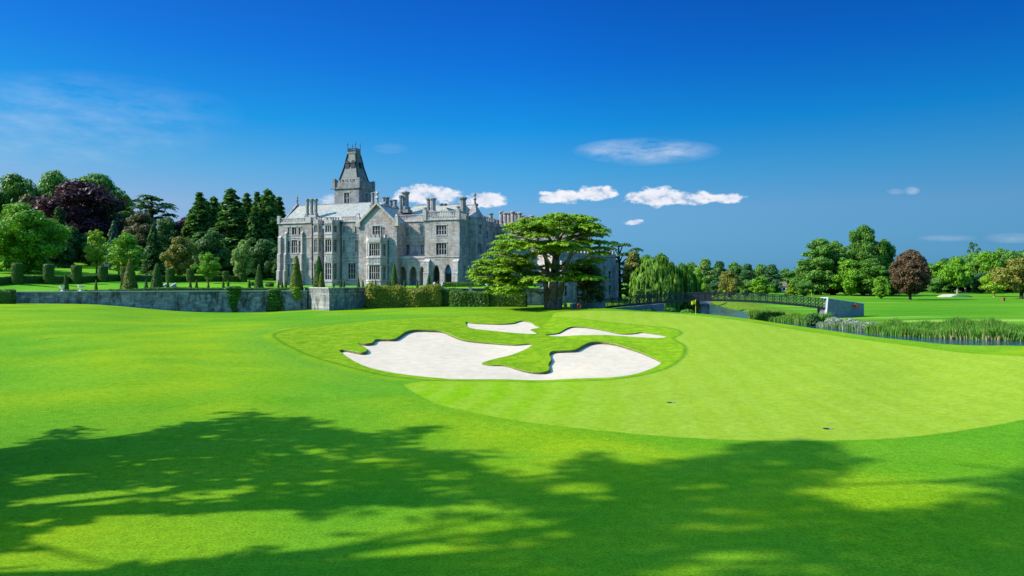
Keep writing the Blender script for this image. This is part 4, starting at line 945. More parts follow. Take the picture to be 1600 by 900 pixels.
def make_willow(key, seed, W=15, H=10, ns=900, lenr=(2, 6), nb=14):
    rs = np.random.RandomState(seed); C = []; Nn = []
    for i in range(ns):
        b = rs.randint(nb); ab = b*2.4; rb = W*.34*((b+.3)/nb)**.5; hb = H*(.97-.42*(rb/(W*.34))**1.6*(.7+.5*((b*7)%5)/5)); cx, cy = rb*math.cos(ab), rb*math.sin(ab)
        a = rs.rand()*6.283; q = rs.rand()**.5*W*.17; x, y = cx+q*math.cos(a), cy+q*math.sin(a); z0 = hb-(q/(W*.17))**2*H*.14; L = min(lenr[0]+(lenr[1]-lenr[0])*rs.rand(), z0-.2)
        m = max(3, int(L/.32)); zz = z0-np.arange(m)/m*L; sw = rs.normal(0, .12, 2)
        C.append(np.stack([x+sw[0]*np.arange(m)/m*2+rs.normal(0, .06, m), y+sw[1]*np.arange(m)/m*2+rs.normal(0, .06, m), zz], 1)); nv = np.array([x, y, .01]); Nn.append(np.tile(nv/np.linalg.norm(nv), (m, 1)))
    C = np.concatenate(C); Nn = np.concatenate(Nn); n = len(C); nn = Nn+rs.normal(0, .4, (n, 3)); nn[:, 2] *= .4; nn /= np.linalg.norm(nn, axis=1)[:, None]
    up = np.tile([0, 0, 1.], (n, 1)); t = np.cross(nn, up); t /= np.linalg.norm(t, axis=1)[:, None]; b = np.cross(t, nn); s = .16*(1+rs.rand(n))[:, None]
    V = np.stack([C-b*s*2.4, C-t*s, C+b*s*2.0, C+t*s], 1).reshape(-1, 3); Q = np.arange(4*n).reshape(n, 4)
    proto_parts(key, V, Q, trunk_mesh(H, W*.03, 6, rs, .6, .3), W, H)
def make_layered(key, seed, W=18, H=18, pads=34, per=420, size=.42, z0=.3, flat=.09, rp=(.12,.24)):
    rs = np.random.RandomState(seed); Vs = []; Qs = []; o = 0; mb = MB(); mb.tube([(0,0,-.6),(0,0,1),(0,.2,H*.4),(.3,0,H*.8),(.3,0,H*.95)], [W*.06,W*.045,W*.035,W*.02,.05], 8)
    for i in range(pads):
        t = (i+.5)/pads; z = H*(z0+(1-z0)*t); env = W/2*(1-((t-.35)/.95)**2)**.5 if t > .35 else W/2*(.82+.5*t); a = i*2.399; r = env*(.25+.6*rs.rand())*(1 if t < .93 else .4); rad = W*(rp[0]+(rp[1]-rp[0])*rs.rand())*(.75 if t > .85 else 1)
        V, Q = pad((r*math.cos(a), r*math.sin(a), z-flat*W*.2), rad, per, size, rs); Vs.append(V); Qs.append(Q+o); o += len(V)
        if i % 2 == 0: mb.tube([(0,0,z*.8), (r*.5*math.cos(a), r*.5*math.sin(a), z*.93), (r*math.cos(a), r*math.sin(a), z-.2)], [W*.014, W*.01, W*.003], 5)
    proto_parts(key, np.concatenate(Vs), np.concatenate(Qs), mb, W, H)
def pad(c, rad, n, size, rs, thick=.16, droop=.22, fingers=7):
    """a flat spray of cedar foliage: fingers of needles with a drooping edge"""
    a = rs.rand(n)*6.283; q = rs.rand(n)**.6; fr = .72+.28*np.cos(a*fingers+rs.rand()*6)+.15*np.cos(a*(fingers*2+1)+rs.rand()*6); r = q*rad*np.clip(fr, .35, 1.2)
    z = -droop*rad*(r/rad)**2+rs.normal(0, thick*.35, n)+thick*rad*.5*np.sin(a*3+q*4)*.5
    C = np.stack([r*np.cos(a), r*np.sin(a), z], 1)+np.array(c); nn = np.stack([.55*np.cos(a)*q, .55*np.sin(a)*q, np.full(n, 1.)], 1)
    return leaves(C, nn, size, rs, 1.7, .38)
rs0 = np.random.RandomState(5)
make_broad('broad', 1, 16, 18); make_broad('broad2', 2, 17, 18, nb=24, rb=(.2,.33)); make_broad('broad3', 3, 14, 18, nb=34, rb=(.15,.27)); make_broad('loose', 4, 10, 12, n=3600, nb=22, size=.42, rb=(.14,.22), inner=.05)
make_broad('round', 6, 10, 9, n=7500, nb=22, size=.38, base=.05); make_broad('tall', 7, 10, 20, n=9500, nb=30, size=.48, base=.1, rb=(.24,.36)); make_broad('big', 8, 20, 26, n=19000, nb=44, size=.55, base=.08, rb=(.13,.24))
make_broad('big2', 18, 22, 26, n=19000, nb=38, size=.55, base=.1, rb=(.14,.26)); make_broad('copper', 9, 13, 16, n=21000, nb=70, size=.4, base=.13, rb=(.15,.24), inner=.2, ragged=.25); make_broad('lime', 10, 18, 17, n=24000, nb=60, size=.42, base=.03, rb=(.14,.24))
make_broad('umbrella', 11, 12, 10, n=7000, nb=20, size=.42, base=.2, rb=(.2,.3))
make_conifer('fir', 12, 9, 24, n=13000, pw=1.0, dens=20, whorl=6, size=.55, droop=.5); make_conifer('fir2', 13, 10, 24, n=13000, pw=.85, dens=17, whorl=5, size=.55, droop=.5); make_conifer('spruce', 14, 8, 14, n=8000, size=.38, dens=20, pw=.9)
make_willow('weeping', 15, 15, 10, 1500); make_layered('flat_cedar', 16); make_layered('flat_cedar2', 17, 16, 14, pads=30, rp=(.1,.2), z0=.12)
L_ = {'mid': ((.025,.09,.008), (.095,.22,.016)), 'bright': ((.05,.15,.006), (.15,.33,.012)), 'lime': ((.09,.20,.008), (.24,.38,.02)), 'dark': ((.017,.062,.013), (.062,.15,.026)), 'fir': ((.022,.085,.02), (.115,.24,.045)),
      'blue': ((.03,.085,.06), (.085,.17,.11)), 'copper': ((.014,.005,.010), (.060,.018,.032)), 'purple': ((.02,.006,.016), (.06,.02,.045)), 'bronze': ((.038,.026,.014), (.14,.09,.045)), 'olive': ((.07,.09,.012), (.22,.22,.03)), 'brown': ((.05,.06,.025), (.13,.12,.05)),
      'pale': ((.07,.15,.03), (.20,.33,.07)), 'far': ((.035,.115,.018), (.12,.26,.03)), 'far_dark': ((.018,.075,.025), (.06,.16,.04)), 'willow': ((.04,.11,.010), (.14,.26,.025)), 'gold': ((.10,.10,.01), (.26,.24,.03)), 'cedar': ((.06,.16,.006), (.27,.43,.012)),
      'yew': ((.02,.06,.008), (.075,.16,.015)), 'yew_gold': ((.05,.075,.006), (.17,.21,.016)), 'hedge': ((.02,.06,.008), (.08,.17,.015)), 'hedge_gold': ((.07,.09,.01), (.26,.27,.03)), 'ivy': ((.03,.10,.012), (.09,.24,.02)), 'reed': ((.035,.11,.012), (.12,.30,.03)),
      'reed_dry': ((.16,.15,.06), (.34,.32,.16)), 'silver': ((.10,.14,.10), (.28,.32,.26))}
for k_, (a_, b_) in L_.items(): M['leaf_'+k_] = leafmat('foliage_'+k_, a_, b_)
TREES = []
def tree(px, Y, top, wpx, shape, col, label, cat='tree', group=None, name=None, bark='bark', base=None, rz=None):
    me, tm, W0, H0 = PROTO[shape]; x = (px-800)/F*Y; g = ground_z(x, Y) if base is None else base; H = CAMZ-(top-HOR)/F*Y-g; W = wpx/F*Y
    nm = name or {'fir':'conifer_tree','fir2':'conifer_tree','spruce':'conifer_tree','weeping':'weeping_tree','flat_cedar':'cedar_tree','flat_cedar2':'cedar_tree'}.get(shape, 'broadleaf_tree')
    t = thing(nm, label, cat, (x, Y, g-.15), (px*1.7+Y) % 6.28 if rz is None else rz, group); t.scale = (W/W0, W/W0, H/H0)
    for nme, m, mat in (('crown', me, M['leaf_'+col]), ('trunk', tm, M[bark])):
        o = bpy.data.objects.new(nme, m); COL.objects.link(o); o.parent = t; o.material_slots[0].link = 'OBJECT'; o.material_slots[0].material = mat
    TREES.append(t); return t
GL, GC, GR, GF, GB = 'trees on the hillside left of the manor', 'dark conifers beside the manor', 'parkland trees on the right', 'distant trees beyond the bridge', 'trees at the back of the hillside'
# hillside, left
tree(-40,235,272,100,'broad','mid','dark green tree cut off by the left edge of the photo', group=GB)
tree(22,245,268,84,'broad2','mid','dark green tree on the skyline at the far left',group=GB)
tree(86,250,263,78,'broad','far','dome of green leaves rising above the left of the copper beech',group=GB)
tree(152,252,268,120,'broad2','far','broad green crown standing behind the copper beech',group=GB)
tree(196,250,303,50,'broad3','mid','green tree on the skyline between copper beech and flat cedar',group=GB)
tree(48,228,300,60,'broad3','brown','grey green tree between the far left skyline trees and the copper beech',group=GL)
tree(124,222,279,146,'broad2','copper','huge dark purple copper beech on the hillside',name='copper_beech',bark='bark_dark')
tree(236,240,303,100,'flat_cedar','dark','tall flat topped cedar on the hillside skyline')
tree(32,172,315,124,'lime','bright','big round bright green tree at the left edge of the garden',name='broadleaf_tree')
tree(-45,180,330,90,'broad','mid','green tree half outside the left edge beside the big round tree',group=GL)
for px_, Y_, t_, w_, s_, c_2, l_ in [(-110,225,290,120,'broad2','mid','broad green tree beyond the left edge of the photo'),(-190,215,300,110,'broad','far','pale green tree well beyond the left edge'),(-290,230,290,120,'broad3','dark','dark tree far beyond the left edge')]: tree(px_,Y_,t_,w_,s_,c_2,l_,group=GB)
tree(92,198,318,54,'fir2','dark','dark green conical tree right of the big round tree',group=GL,bark='bark_dark')
tree(112,208,352,56,'round','dark','dark evergreen under the left side of the copper beech',group=GL,bark='bark_dark')
tree(140,212,362,60,'round','dark','dark evergreen under the middle of the copper beech',group=GL,bark='bark_dark')
tree(178,198,342,42,'spruce','blue','blue green cedar right of the copper beech')
tree(219,215,328,62,'broad3','brown','brownish green tree below the flat topped cedar',group=GL)
tree(151,180,357,40,'loose','lime','thin pale yellow green tree in front of the copper beech')
tree(197,172,362,66,'loose','bright','bright green young tree behind the tall clipped cones',group=GL)
tree(186,176,378,44,'loose','lime','low bright leafy tree beside the young green tree',group=GL)
tree(240,188,348,48,'spruce','dark','dark green conifer left of the yellowish tree',bark='bark_dark')
tree(289,216,338,56,'broad3','purple','small dark purple tree below the conifers',name='purple_tree',bark='bark_dark')
tree(262,214,337,54,'broad','dark','dark tree between the flat topped cedar and the purple tree',group=GL)
tree(280,184,368,58,'round','olive','yellowish olive tree in the hillside group')
tree(331,196,358,66,'round','dark','dark rounded rhododendron tree below the conifers',bark='bark_dark')
tree(325,166,393,46,'loose','bright','small bright green tree just above the clipped columns')
tree(379,184,373,38,'round','pale','small pale green round tree in front of the conifers')
CW = 1.8
for px, Y, top, w, sh in [(312,212,296,50,'fir'),(334,222,302,44,'fir2'),(361,212,289,60,'fir2'),(386,220,297,46,'fir'),(402,216,295,40,'fir'),(418,212,290,50,'fir2'),(436,222,303,44,'fir'),(347,214,316,44,'fir'),(374,210,322,46,'fir'),(323,217,309,34,'fir2'),(398,209,318,34,'fir2'),(410,219,300,30,'fir2'),(427,216,299,32,'fir'),(299,214,322,30,'fir2')]:
    tree(px,Y,top,w*CW,sh,'fir',{312:'leftmost tall dark conifer of the row beside the manor',334:'second tall conifer from the left in the manor row',361:'tallest conifer in the middle of the row beside the manor',386:'conifer just right of the tallest one beside the manor',402:'narrow conifer between two taller ones near the manor',
      418:'tall pointed conifer nearest the manor roof gable',436:'conifer partly hidden behind the left end of the manor',347:'shorter dark conifer standing in front of the left conifers',374:'shorter dark conifer standing behind the pale round tree',323:'conifer filling the dip between the two leftmost tall conifers',398:'short conifer standing in front of the narrow conifers near the manor',410:'conifer top just left of the tall pointed conifer by the manor',427:'conifer just right of the tall pointed conifer by the manor',299:'shortest conifer at the far left end of the manor row'}[px], group=GC, bark='bark_dark')
for px, Y, top, w in [(300,205,385,60),(350,204,386,60),(410,200,372,60),(432,198,385,40),(250,208,385,60),(200,206,380,60),(70,206,375,60),(160,206,385,50),(20,206,380,60)]:
    tree(px,Y,top,w,'round','dark','dark evergreen understorey shrub at the foot of the hillside trees',cat='shrub',name='evergreen_shrub',group='dark shrubs filling the foot of the wood',bark='bark_dark')
# behind the cedar and along the river
tree(968,178,374,84,'flat_cedar2','dark','dark spreading cedar behind the right side of the great cedar',bark='bark_dark')
tree(990,168,391,46,'tall','olive','tall yellow brown tree left of the weeping tree')
tree(1028,150,397,108,'weeping','willow','large weeping tree with long hanging branches left of the bridge')
tree(1010,186,396,60,'broad','mid','green tree showing above the left of the weeping tree',group=GR)
tree(1032,190,394,50,'broad3','mid','green tree showing above the top of the weeping tree',group=GR)
tree(1066,158,409,62,'weeping','mid','darker weeping tree right of the large weeping tree')
for px, Y, top, w, sh, col, lb in [(1080,280,408,40,'broad','far','distant green tree just right of the weeping trees'),(1102,262,403,40,'tall','pale','tall pale yellow green tree right of the weeping trees'),
   (1090,240,420,34,'round','bright','bright green rounded tree behind the middle of the bridge'),(1124,300,407,36,'tall','far_dark','dark distant tree right of the tall pale tree'),(1148,310,409,40,'broad3','far','distant tree directly above the yellow green round tree'),
   (1168,305,411,32,'tall','far_dark','distant tree right of the yellow green round tree'),(1188,312,411,36,'broad','far','distant tree left of the cottage on the skyline'),(1206,300,412,34,'tall','far_dark','dark distant tree just left of the cottage chimney'),
   (1228,350,419,40,'broad3','far','low distant tree behind the cottage'),(1246,352,424,44,'broad','far','low distant tree right of the cottage roof'),(1262,350,422,26,'spruce','far_dark','small distant conifer left of the tall right hand trees'),
   (1140,225,421,42,'round','olive','yellow green round tree behind the bridge'),(1166,240,436,36,'round','far','low green tree behind the bridge left of centre'),(1190,235,431,44,'round','bright','low bright green tree behind the bridge near the cottage'),
   (1236,235,437,26,'spruce','lime','small bright green pointed tree right of the cottage'),(1256,238,436,38,'round','far','round green bush left of the tall right hand trees'),(1116,250,437,30,'round','far_dark','dark low bush behind the middle of the bridge'),
   (1060,250,425,40,'round','far_dark','dark low tree behind the left half of the bridge'),(1212,290,436,24,'round','far_dark','dark bush in front of the cottage')]:
    tree(px,Y,top,w,sh,col,lb,group=GF)
for px, Y, top, w, sh, col, lb in [(1282,252,370,74,'big','far','tall silvery green tree at the left of the right hand clump'),(1304,258,374,60,'big2','far','green tree in the middle of the right hand clump'),(1262,256,404,48,'broad','far','lower green tree at the left foot of the right hand clump'),
   (1350,250,349,72,'big2','mid','tallest green tree of the right hand clump'),(1381,254,372,50,'broad3','mid','green tree at the right shoulder of the right hand clump'),(1328,244,404,60,'round','bright','low bright green tree at the foot of the tallest tree'),
   (1360,242,402,64,'broad','mid','green tree at the foot of the clump left of the bronze tree'),(1394,246,410,46,'broad2','mid','dark green tree tucked behind the left of the bronze tree'),
   (1377,212,430,30,'round','bright','small round bright green tree left of the bronze tree')]:
    tree(px,Y,top,w,sh,col,lb,group=GR)
tree(1422,200,388,62,'copper','bronze','dark bronze leaved tree standing alone on the far lawn',name='copper_tree',bark='bark_dark',cat='tree',base=CAMZ-(469-HOR)/F*200)
for px, Y, top, w, sh, col, lb in [(1452,310,410,38,'broad','far','green tree just right of the bronze tree'),(1470,300,407,40,'broad3','bright','bright green tree second to the right of the bronze tree'),(1489,318,412,40,'broad','far_dark','dark tree behind the pale trunked tree'),(1496,285,399,44,'umbrella','bright','tall bright tree with pale forked trunks'),
   (1522,310,392,46,'broad2','far','green tree below the dark pine top'),(1521,330,376,22,'flat_cedar2','dark','dark pine top rising above the right hand trees'),(1541,300,390,44,'broad','bright','bright green crown right of the pine top'),(1562,305,387,48,'broad3','far','highest green crown near the right edge'),
   (1581,300,390,46,'broad','far','green crown behind the large right edge tree'),(1612,300,385,56,'broad2','far','green tree cut off by the right edge'),(1553,235,424,44,'umbrella','lime','low spreading yellow green tree with a pale trunk'),(1596,208,400,72,'umbrella','olive','large tree with a thick dark trunk at the right edge'),(1532,290,425,40,'round','far_dark','dark low tree between the pale trunked trees'),
   (1465,290,432,36,'round','far','low green tree right of the bronze tree'),(1508,306,403,48,'broad3','far','green tree between the pale forked trunks and the pine top'),(1478,322,402,50,'broad','far_dark','dark crown behind the second tree right of the bronze tree'),(1552,318,394,56,'broad2','far_dark','dark crown filling the gap left of the highest right edge crown'),(1645,290,380,70,'big','far','tall tree just outside the right edge')]:
    tree(px,Y,top,w*1.12,sh,col,lb,group=GR,bark='bark_pale' if 'pale' in lb else 'bark_dark')
for px, Y in [(1440,312),(1480,315),(1510,316),(1575,312),(1600,310),(1300,262),(1325,262),(1350,262),(1275,262),(1395,262),(1150,318),(1175,320),(1200,322),(1100,300),(1075,300),(1240,356),(1222,345)]:
    tree(px,Y,441,46,'round','far_dark','dark undergrowth bush below the far trees',cat='shrub',name='undergrowth_bush',group='undergrowth below the far trees',bark='bark_dark')

# ------------------------------------------------------------ the great cedar
def great_cedar():
    Y0 = 119; x0 = (861-800)/F*Y0; g = ground_z(x0, Y0); rs = np.random.RandomState(77)
    t = thing('cedar_of_lebanon', 'great spreading cedar with layered flat branches and thick trunk in front of the manor', 'tree', (x0, Y0, g-.1))
    def loc(px, py, dy=0): q = P(px, py, Y0+dy); return (q.x-x0, dy, q.z-g+.1)
    tr = MB(); r = 1.0
    tr.tube([loc(863,490), loc(863,481), loc(865,468), loc(865,448), loc(866,430,.3), loc(868,405,.4), loc(870,375,.2), loc(874,350,0)], [1.5,1.15,.95,.82,.7,.58,.42,.2], 12)
    tr.tube([loc(855,490,.7), loc(855,479,.6), loc(856,462,.7), loc(852,445,1), loc(856,428,1), loc(853,404,1.4), loc(842,380,1.8), loc(836,356,2)], [.8,.62,.52,.46,.42,.36,.26,.1], 9)
    tr.tube([loc(873,489,-.4), loc(873,479,-.4), loc(875,460,-.5), loc(879,440,-.8), loc(884,415,-1), loc(896,388,-1), loc(908,362,-1)], [.8,.6,.5,.42,.36,.28,.1], 9)
    tr.build('trunk', M['cedar_bark'], t, smooth=True)
    lim = [[(860,455,0),(845,458,-2),(826,452,-4),(805,447,-5)],[(866,440,0),(850,425,-2),(830,412,-3),(800,402,-4),(775,398,-5)],[(866,430,0),(840,418,2),(815,412,5),(790,415,7)],[(868,400,0),(845,385,-2),(820,372,-3),(795,366,-3)],
           [(870,392,0),(890,378,-2),(915,366,-3),(938,368,-4)],[(880,430,-1),(900,412,-3),(925,402,-4),(940,404,-5)],[(878,440,0),(905,435,3),(930,428,5)],[(868,410,.4),(862,390,3),(850,370,6)],[(875,420,0),(892,400,4),(910,385,7)],
           [(866,425,0),(855,405,-4),(845,392,-7)],[(869,405,0),(880,385,-4),(888,366,-7)],[(866,436,0),(830,437,0),(795,432,0),(762,428,-1)],[(870,385,0),(880,362,1),(895,346,1)],[(868,388,0),(852,362,0),(840,346,-1)],[(884,420,-1),(910,440,-3),(918,462,-3)]]
    for q in lim:
        lb = MB(); lb.tube([loc(*p) for p in q], [.34, .27, .17, .06][:len(q)] if len(q) == 4 else [.32, .2, .07], 6); lb.build('limb', M['bark_pale'] if q[0][1] > 450 else M['cedar_bark'], t, smooth=True)
    # envelope of the crown in the view plane: (py, left, right)
    env = [(337,842,915),(341,815,932),(347,795,942),(355,786,950),(364,780,956),(374,772,952),(384,764,950),(394,757,948),(404,750,942),(413,744,940),(421,741,944),(430,742,946),(438,746,940),(446,762,820),(453,776,812)]
    pads = []
    for (py, l, rr) in env:
        c = (l+rr)/2; hw = (rr-l)/2; nn = max(4, int(hw/7.8))
        for i in range(nn):
            f = -1+2*(i+.5)/nn; px = c+f*hw*.93+rs.normal(0, 3)
            if py > 398 and abs(px-866) < 20 and rs.rand() < .8: continue
            if 385 < py < 430 and 825 < px < 915 and rs.rand() < .62: continue
            if py > 432 and px > 815: continue
            dm = 8.5*math.sqrt(max(0, 1-f*f*.8)); dy = rs.uniform(-dm, dm)
            rad = (3.0 if abs(f) < .8 else 2.4)*rs.uniform(.75, 1.2)*(.8 if py > 440 else 1)
            pads.append((px, py+rs.normal(0, 2.0)+2, dy, rad))
    for px, py, dy, rad in [(890,432,-4,1.9),(868,436,-4.5,1.7),(876,433,-5,1.7),(896,424,-4.5,1.7),(908,430,-4,1.8),(846,433,-5,1.6),(838,440,-4,1.6),(895,415,-3,1.8),(912,410,-4,1.6),(745,421,-2,2.0),(742,430,-2,1.8),(752,412,-3,2),(806,446,-5,2.4),(790,441,-4,2.6),(775,436,-3,2.4),(797,452,-5.5,1.6),(820,444,-5,1.7)]: pads.append((px, py, dy, rad))
    Vs = []; Qs = []; o = 0
    for (px, py, dy, rad) in pads:
        V, Q = pad(loc(px, py, dy), rad, int(135*rad*rad)+110, .25, rs, thick=.2, droop=.20, fingers=rs.randint(5, 9)); Vs.append(V); Qs.append(Q+o); o += len(V)
    np_mesh('crown', np.concatenate(Vs), np.concatenate(Qs), M['leaf_cedar'], t)
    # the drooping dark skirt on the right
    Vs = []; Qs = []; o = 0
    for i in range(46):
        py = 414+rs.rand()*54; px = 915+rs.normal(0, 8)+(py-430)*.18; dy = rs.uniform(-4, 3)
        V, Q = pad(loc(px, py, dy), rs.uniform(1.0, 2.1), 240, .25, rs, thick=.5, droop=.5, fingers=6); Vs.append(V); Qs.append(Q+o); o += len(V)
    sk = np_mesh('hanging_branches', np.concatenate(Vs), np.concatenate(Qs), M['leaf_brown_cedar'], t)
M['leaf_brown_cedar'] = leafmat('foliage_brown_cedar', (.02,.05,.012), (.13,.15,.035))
great_cedar()

# ------------------------------------------------------------ clipped hedges and topiary
def coat(tris, n, size, rs, push=.05, jit=.35):
    T = np.array(tris, float); e1 = T[:, 1]-T[:, 0]; e2 = T[:, 2]-T[:, 0]; nr = np.cross(e1, e2); ar = np.linalg.norm(nr, axis=1); nr /= ar[:, None]+1e-9
    k = rs.choice(len(T), n, p=ar/ar.sum()); u = rs.rand(n); v = rs.rand(n); m = u+v > 1; u[m] = 1-u[m]; v[m] = 1-v[m]
    C = T[k, 0]+e1[k]*u[:, None]+e2[k]*v[:, None]+nr[k]*(push*rs.normal(.3, 1, n))[:, None]
    return leaves(C, nr[k], size, rs, 1.4, jit)
def tris_of(mb):
    out = []
    for f in mb.f:
        for i in range(1, len(f)-1): out.append([mb.v[f[0]], mb.v[f[i]], mb.v[f[i+1]]])
    return out
def bush_mesh(key, mb, n, size, seed, W, H, push=.05):
    rs = np.random.RandomState(seed); V, Q = coat(tris_of(mb), n, size, rs, push)
    V0 = np.array(mb.v); Q0 = [f if len(f) == 4 else None for f in mb.f]
    Q4 = np.array([list(f) for f in mb.f if len(f) == 4]).reshape(-1, 4)
    VV = np.concatenate([V, V0]); QQ = np.concatenate([Q, Q4+len(V)])
    me = bpy.data.meshes.new(key); me.vertices.add(len(VV)); me.vertices.foreach_set('co', np.ascontiguousarray(VV, np.float32).ravel()); me.loops.add(QQ.size); me.loops.foreach_set('vertex_index', np.ascontiguousarray(QQ, np.int32).ravel())
    me.polygons.add(len(QQ)); me.polygons.foreach_set('loop_start', np.arange(0, QQ.size, 4, dtype=np.int32)); me.update(calc_edges=True); me.materials.append(M['leaf_yew']); me.validate()
    PROTO[key] = (me, None, W, H)
cone = MB(); cone.lathe(0, 0, [(.95,-.2),(1,.0),(.93,.5),(.72,2.1),(.5,3.7),(.28,5.2),(.1,6.0)], 12); bush_mesh('cone', cone, 3600, .16, 21, 2, 6.1)
cyl = MB(); cyl.lathe(0, 0, [(.98,-.2),(1,.1),(.98,1.9),(1.0,3.6),(.9,3.8),(.0,3.82)], 14); bush_mesh('column', cyl, 3800, .16, 22, 2, 3.85)
def topiary(px, Y, top, wpx, shape, col, label, group, base=None):
    me, _, W0, H0 = PROTO[shape]; x = (px-800)/F*Y; g = ground_z(x, Y) if base is None else CAMZ-(base-HOR)/F*Y; H = CAMZ-(top-HOR)/F*Y-g
    o = bpy.data.objects.new('topiary_cone' if shape == 'cone' else 'clipped_column', me); COL.objects.link(o); o.location = (x, Y, g-.05); s = wpx/F*Y/W0; o.scale = (s, s, H/H0); o.rotation_euler.z = px
    o.material_slots[0].link = 'OBJECT'; o.material_slots[0].material = M['leaf_'+col]; tag(o, label, 'topiary', group)
names = ['leftmost','second from the left','third from the left','fourth from the left','fifth from the left, half hidden behind the large golden cone','sixth from the left','seventh from the left','eighth from the left, below the small bright tree','ninth from the left','rightmost, beside the mound bushes']
for i, (px, Y, top, w) in enumerate([(27,135,411,15),(76,141,412.5,14),(119.5,147,414,14),(161,153,415.5,13),(195,158,416.5,12),(266,166,419,12.5),(297.5,170,420,11),(327,174,421,10.5),(352.5,178,424,10),(378,182,426,9.5)]):
    topiary(px, Y, top, w, 'column', 'yew', 'tall clipped yew column in the garden row, '+names[i], 'clipped yew columns in a row')
for px, Y, top, w, col, lb in [(203,128,404,24,'yew_gold','large golden brown clipped cone, left one of the big pair'),(245,131,411,20,'yew','large green clipped cone, right one of the big pair'),(404.5,141,412,14.5,'yew','tall clipped cone left of the manor corner'),
     (463,130.5,399,22,'yew_gold','big broad clipped cone in front of the left bay of the manor'),(498,134,399,20,'yew','tallest dark clipped cone in front of the manor bay windows'),(502,130,424,12,'yew_gold','shorter golden cone in front of the tallest dark cone'),
     (616,141,411,12.5,'yew','tall slim clipped cone left of the arcade'),(670,141,429,9.5,'yew','medium clipped cone in front of the arcade pier')]:
    topiary(px, Y, top, w, 'cone', col, lb, 'large clipped yew cones')
small = [(103,126,426,9.5,'tall thin small cone above the left urns'),(150,131,437,6,'small cone left of the big golden cone'),(190,134,435,6,'small cone touching the left of the big golden cone'),(228.5,136,436,6.5,'small cone between the two big left cones'),(262,137,437,6,'small cone just right of the big green cone'),
  (297.5,139,438,6,'small cone in front of the seventh yew column'),(307,133,436,6,'small cone left of the pair near the wall'),(325.6,138,440,5,'tiny cone below the eighth yew column'),(349,134,437,6,'small cone in front of the ninth column, left of two'),(356.5,136,436,6,'small cone right of the ninth column'),
  (389.5,136,436,6.5,'small cone just left of the tall cone by the manor corner'),(435,134,437,5,'left of three tiny cones at the manor corner'),(441,135,437,5.5,'middle of three tiny cones at the manor corner'),(446.5,136,437,5.5,'right of three tiny cones at the manor corner'),
  (521.5,130,440,5,'tiny cone above the corner of the stone bastion'),(532.5,134,434,6,'small cone left of the ground floor window'),(537.5,136,437,5,'tiny cone touching the cone by the ground floor window'),(560,136,432,7,'small cone at the left edge of the gabled block'),(567,138,436,5,'tiny brown cone left of the oriel window'),
  (582,138,437,5,'left of two tiny cones below the oriel window'),(587,139,436,5,'right of two tiny cones below the oriel window'),(609,138,435,6,'small cone touching the left of the slim tall cone'),(632,140,437,5.5,'tiny cone in front of the first arch'),(652,140,437,5,'tiny cone in front of the third arch')]
for px, Y, top, w, lb in small: topiary(px, Y, top, w, 'cone', 'yew_gold' if 'brown' in lb or 'golden' in lb and 'touching' not in lb else 'yew', 'small clipped yew, '+lb, 'small clipped yew cones')
def hedge(name, pts, z0, h, w, col, label, n, size=.2, lumps=0.0, seed=1, cat='hedge', group=None, follow=False):
    """clipped hedge along a line of (x, y); lumps = how uneven its top and faces are"""
    rs = np.random.RandomState(seed); pl = spline(np.array(pts, float), .8, closed=False) if len(pts) > 2 else np.array([np.array(pts[0])+(np.array(pts[1])-np.array(pts[0]))*t for t in np.linspace(0, 1, max(2, int(np.linalg.norm(np.array(pts[1])-np.array(pts[0]))/.8)))])
    mb = MB(); vs = []; m = len(pl); ph = rs.rand(4)*6
    for i, p in enumerate(pl):
        d = pl[min(i+1, m-1)]-pl[max(i-1, 0)]; d = d/np.linalg.norm(d); nn = np.array([d[1], -d[0]]); zz = z0 if not callable(z0) else z0(p[0], p[1]); s = i*.8
        a = lumps*(math.sin(s*1.1+ph[0])*.5+math.sin(s*2.7+ph[1])*.4+math.sin(s*.45+ph[2])*.7); b = lumps*(math.sin(s*1.7+ph[3])*.5+math.sin(s*.7+ph[0])*.5)
        prof = [(w/2, -.3), (w/2+b*.6, h*.4), (w/2*.98+b, h*.82), (w/2*.8+b*.5, h*.98+a), (-w/2*.8, h+a), (-w/2, h*.5), (-w/2, -.3)]
        vs += [(p[0]+nn[0]*q[0], p[1]+nn[1]*q[0], zz+q[1]) for q in prof]
    k = 7; fs = [(i*k+j, (i+1)*k+j, (i+1)*k+j+1, i*k+j+1) for i in range(m-1) for j in range(k-1)]
    mb.add(vs, fs); mb.f.append((0,1,2,3)); mb.f.append((0,3,4,6)); e = (m-1)*k; mb.f.append((e+3,e+2,e+1,e)); mb.f.append((e+6,e+4,e+3,e))
    V, Q = coat(tris_of(mb), n, size, rs, push=.05+lumps*.25, jit=.4+lumps*.3); V0 = np.array(mb.v); Q4 = np.array([f for f in mb.f])
    o = np_mesh(name, np.concatenate([V, V0]), np.concatenate([Q, Q4+len(V)]), M['leaf_'+col]); tag(o, label, cat, group); return o
def XY(px, Y): return ((px-800)/F*Y, Y)
hedge('long_hedge', [XY(-120,121), XY(27,136.5), XY(119,148.5), XY(195,159.5), XY(300,172), XY(384,184)], lambda x, y: ground_z(x, y), 1.5, 1.2, 'yew', 'long low dark hedge linking the clipped yew columns', 9000, .22, .03, 2)
hedge('box_hedge', [XY(-90,109.5), XY(21,112.5)], lambda x, y: ground_z(x, y), 2.3, 2.2, 'hedge', 'clipped box hedge at the left end of the stone wall', 3600, .2, .08, 3)
hedge('low_hedge', [XY(92,122), XY(203,126), XY(330,129.2), XY(474,133.2)], lambda x, y: ground_z(x, y), .75, .8, 'yew', 'very low dark hedge running just behind the wall coping', 5200, .18, .04, 4)
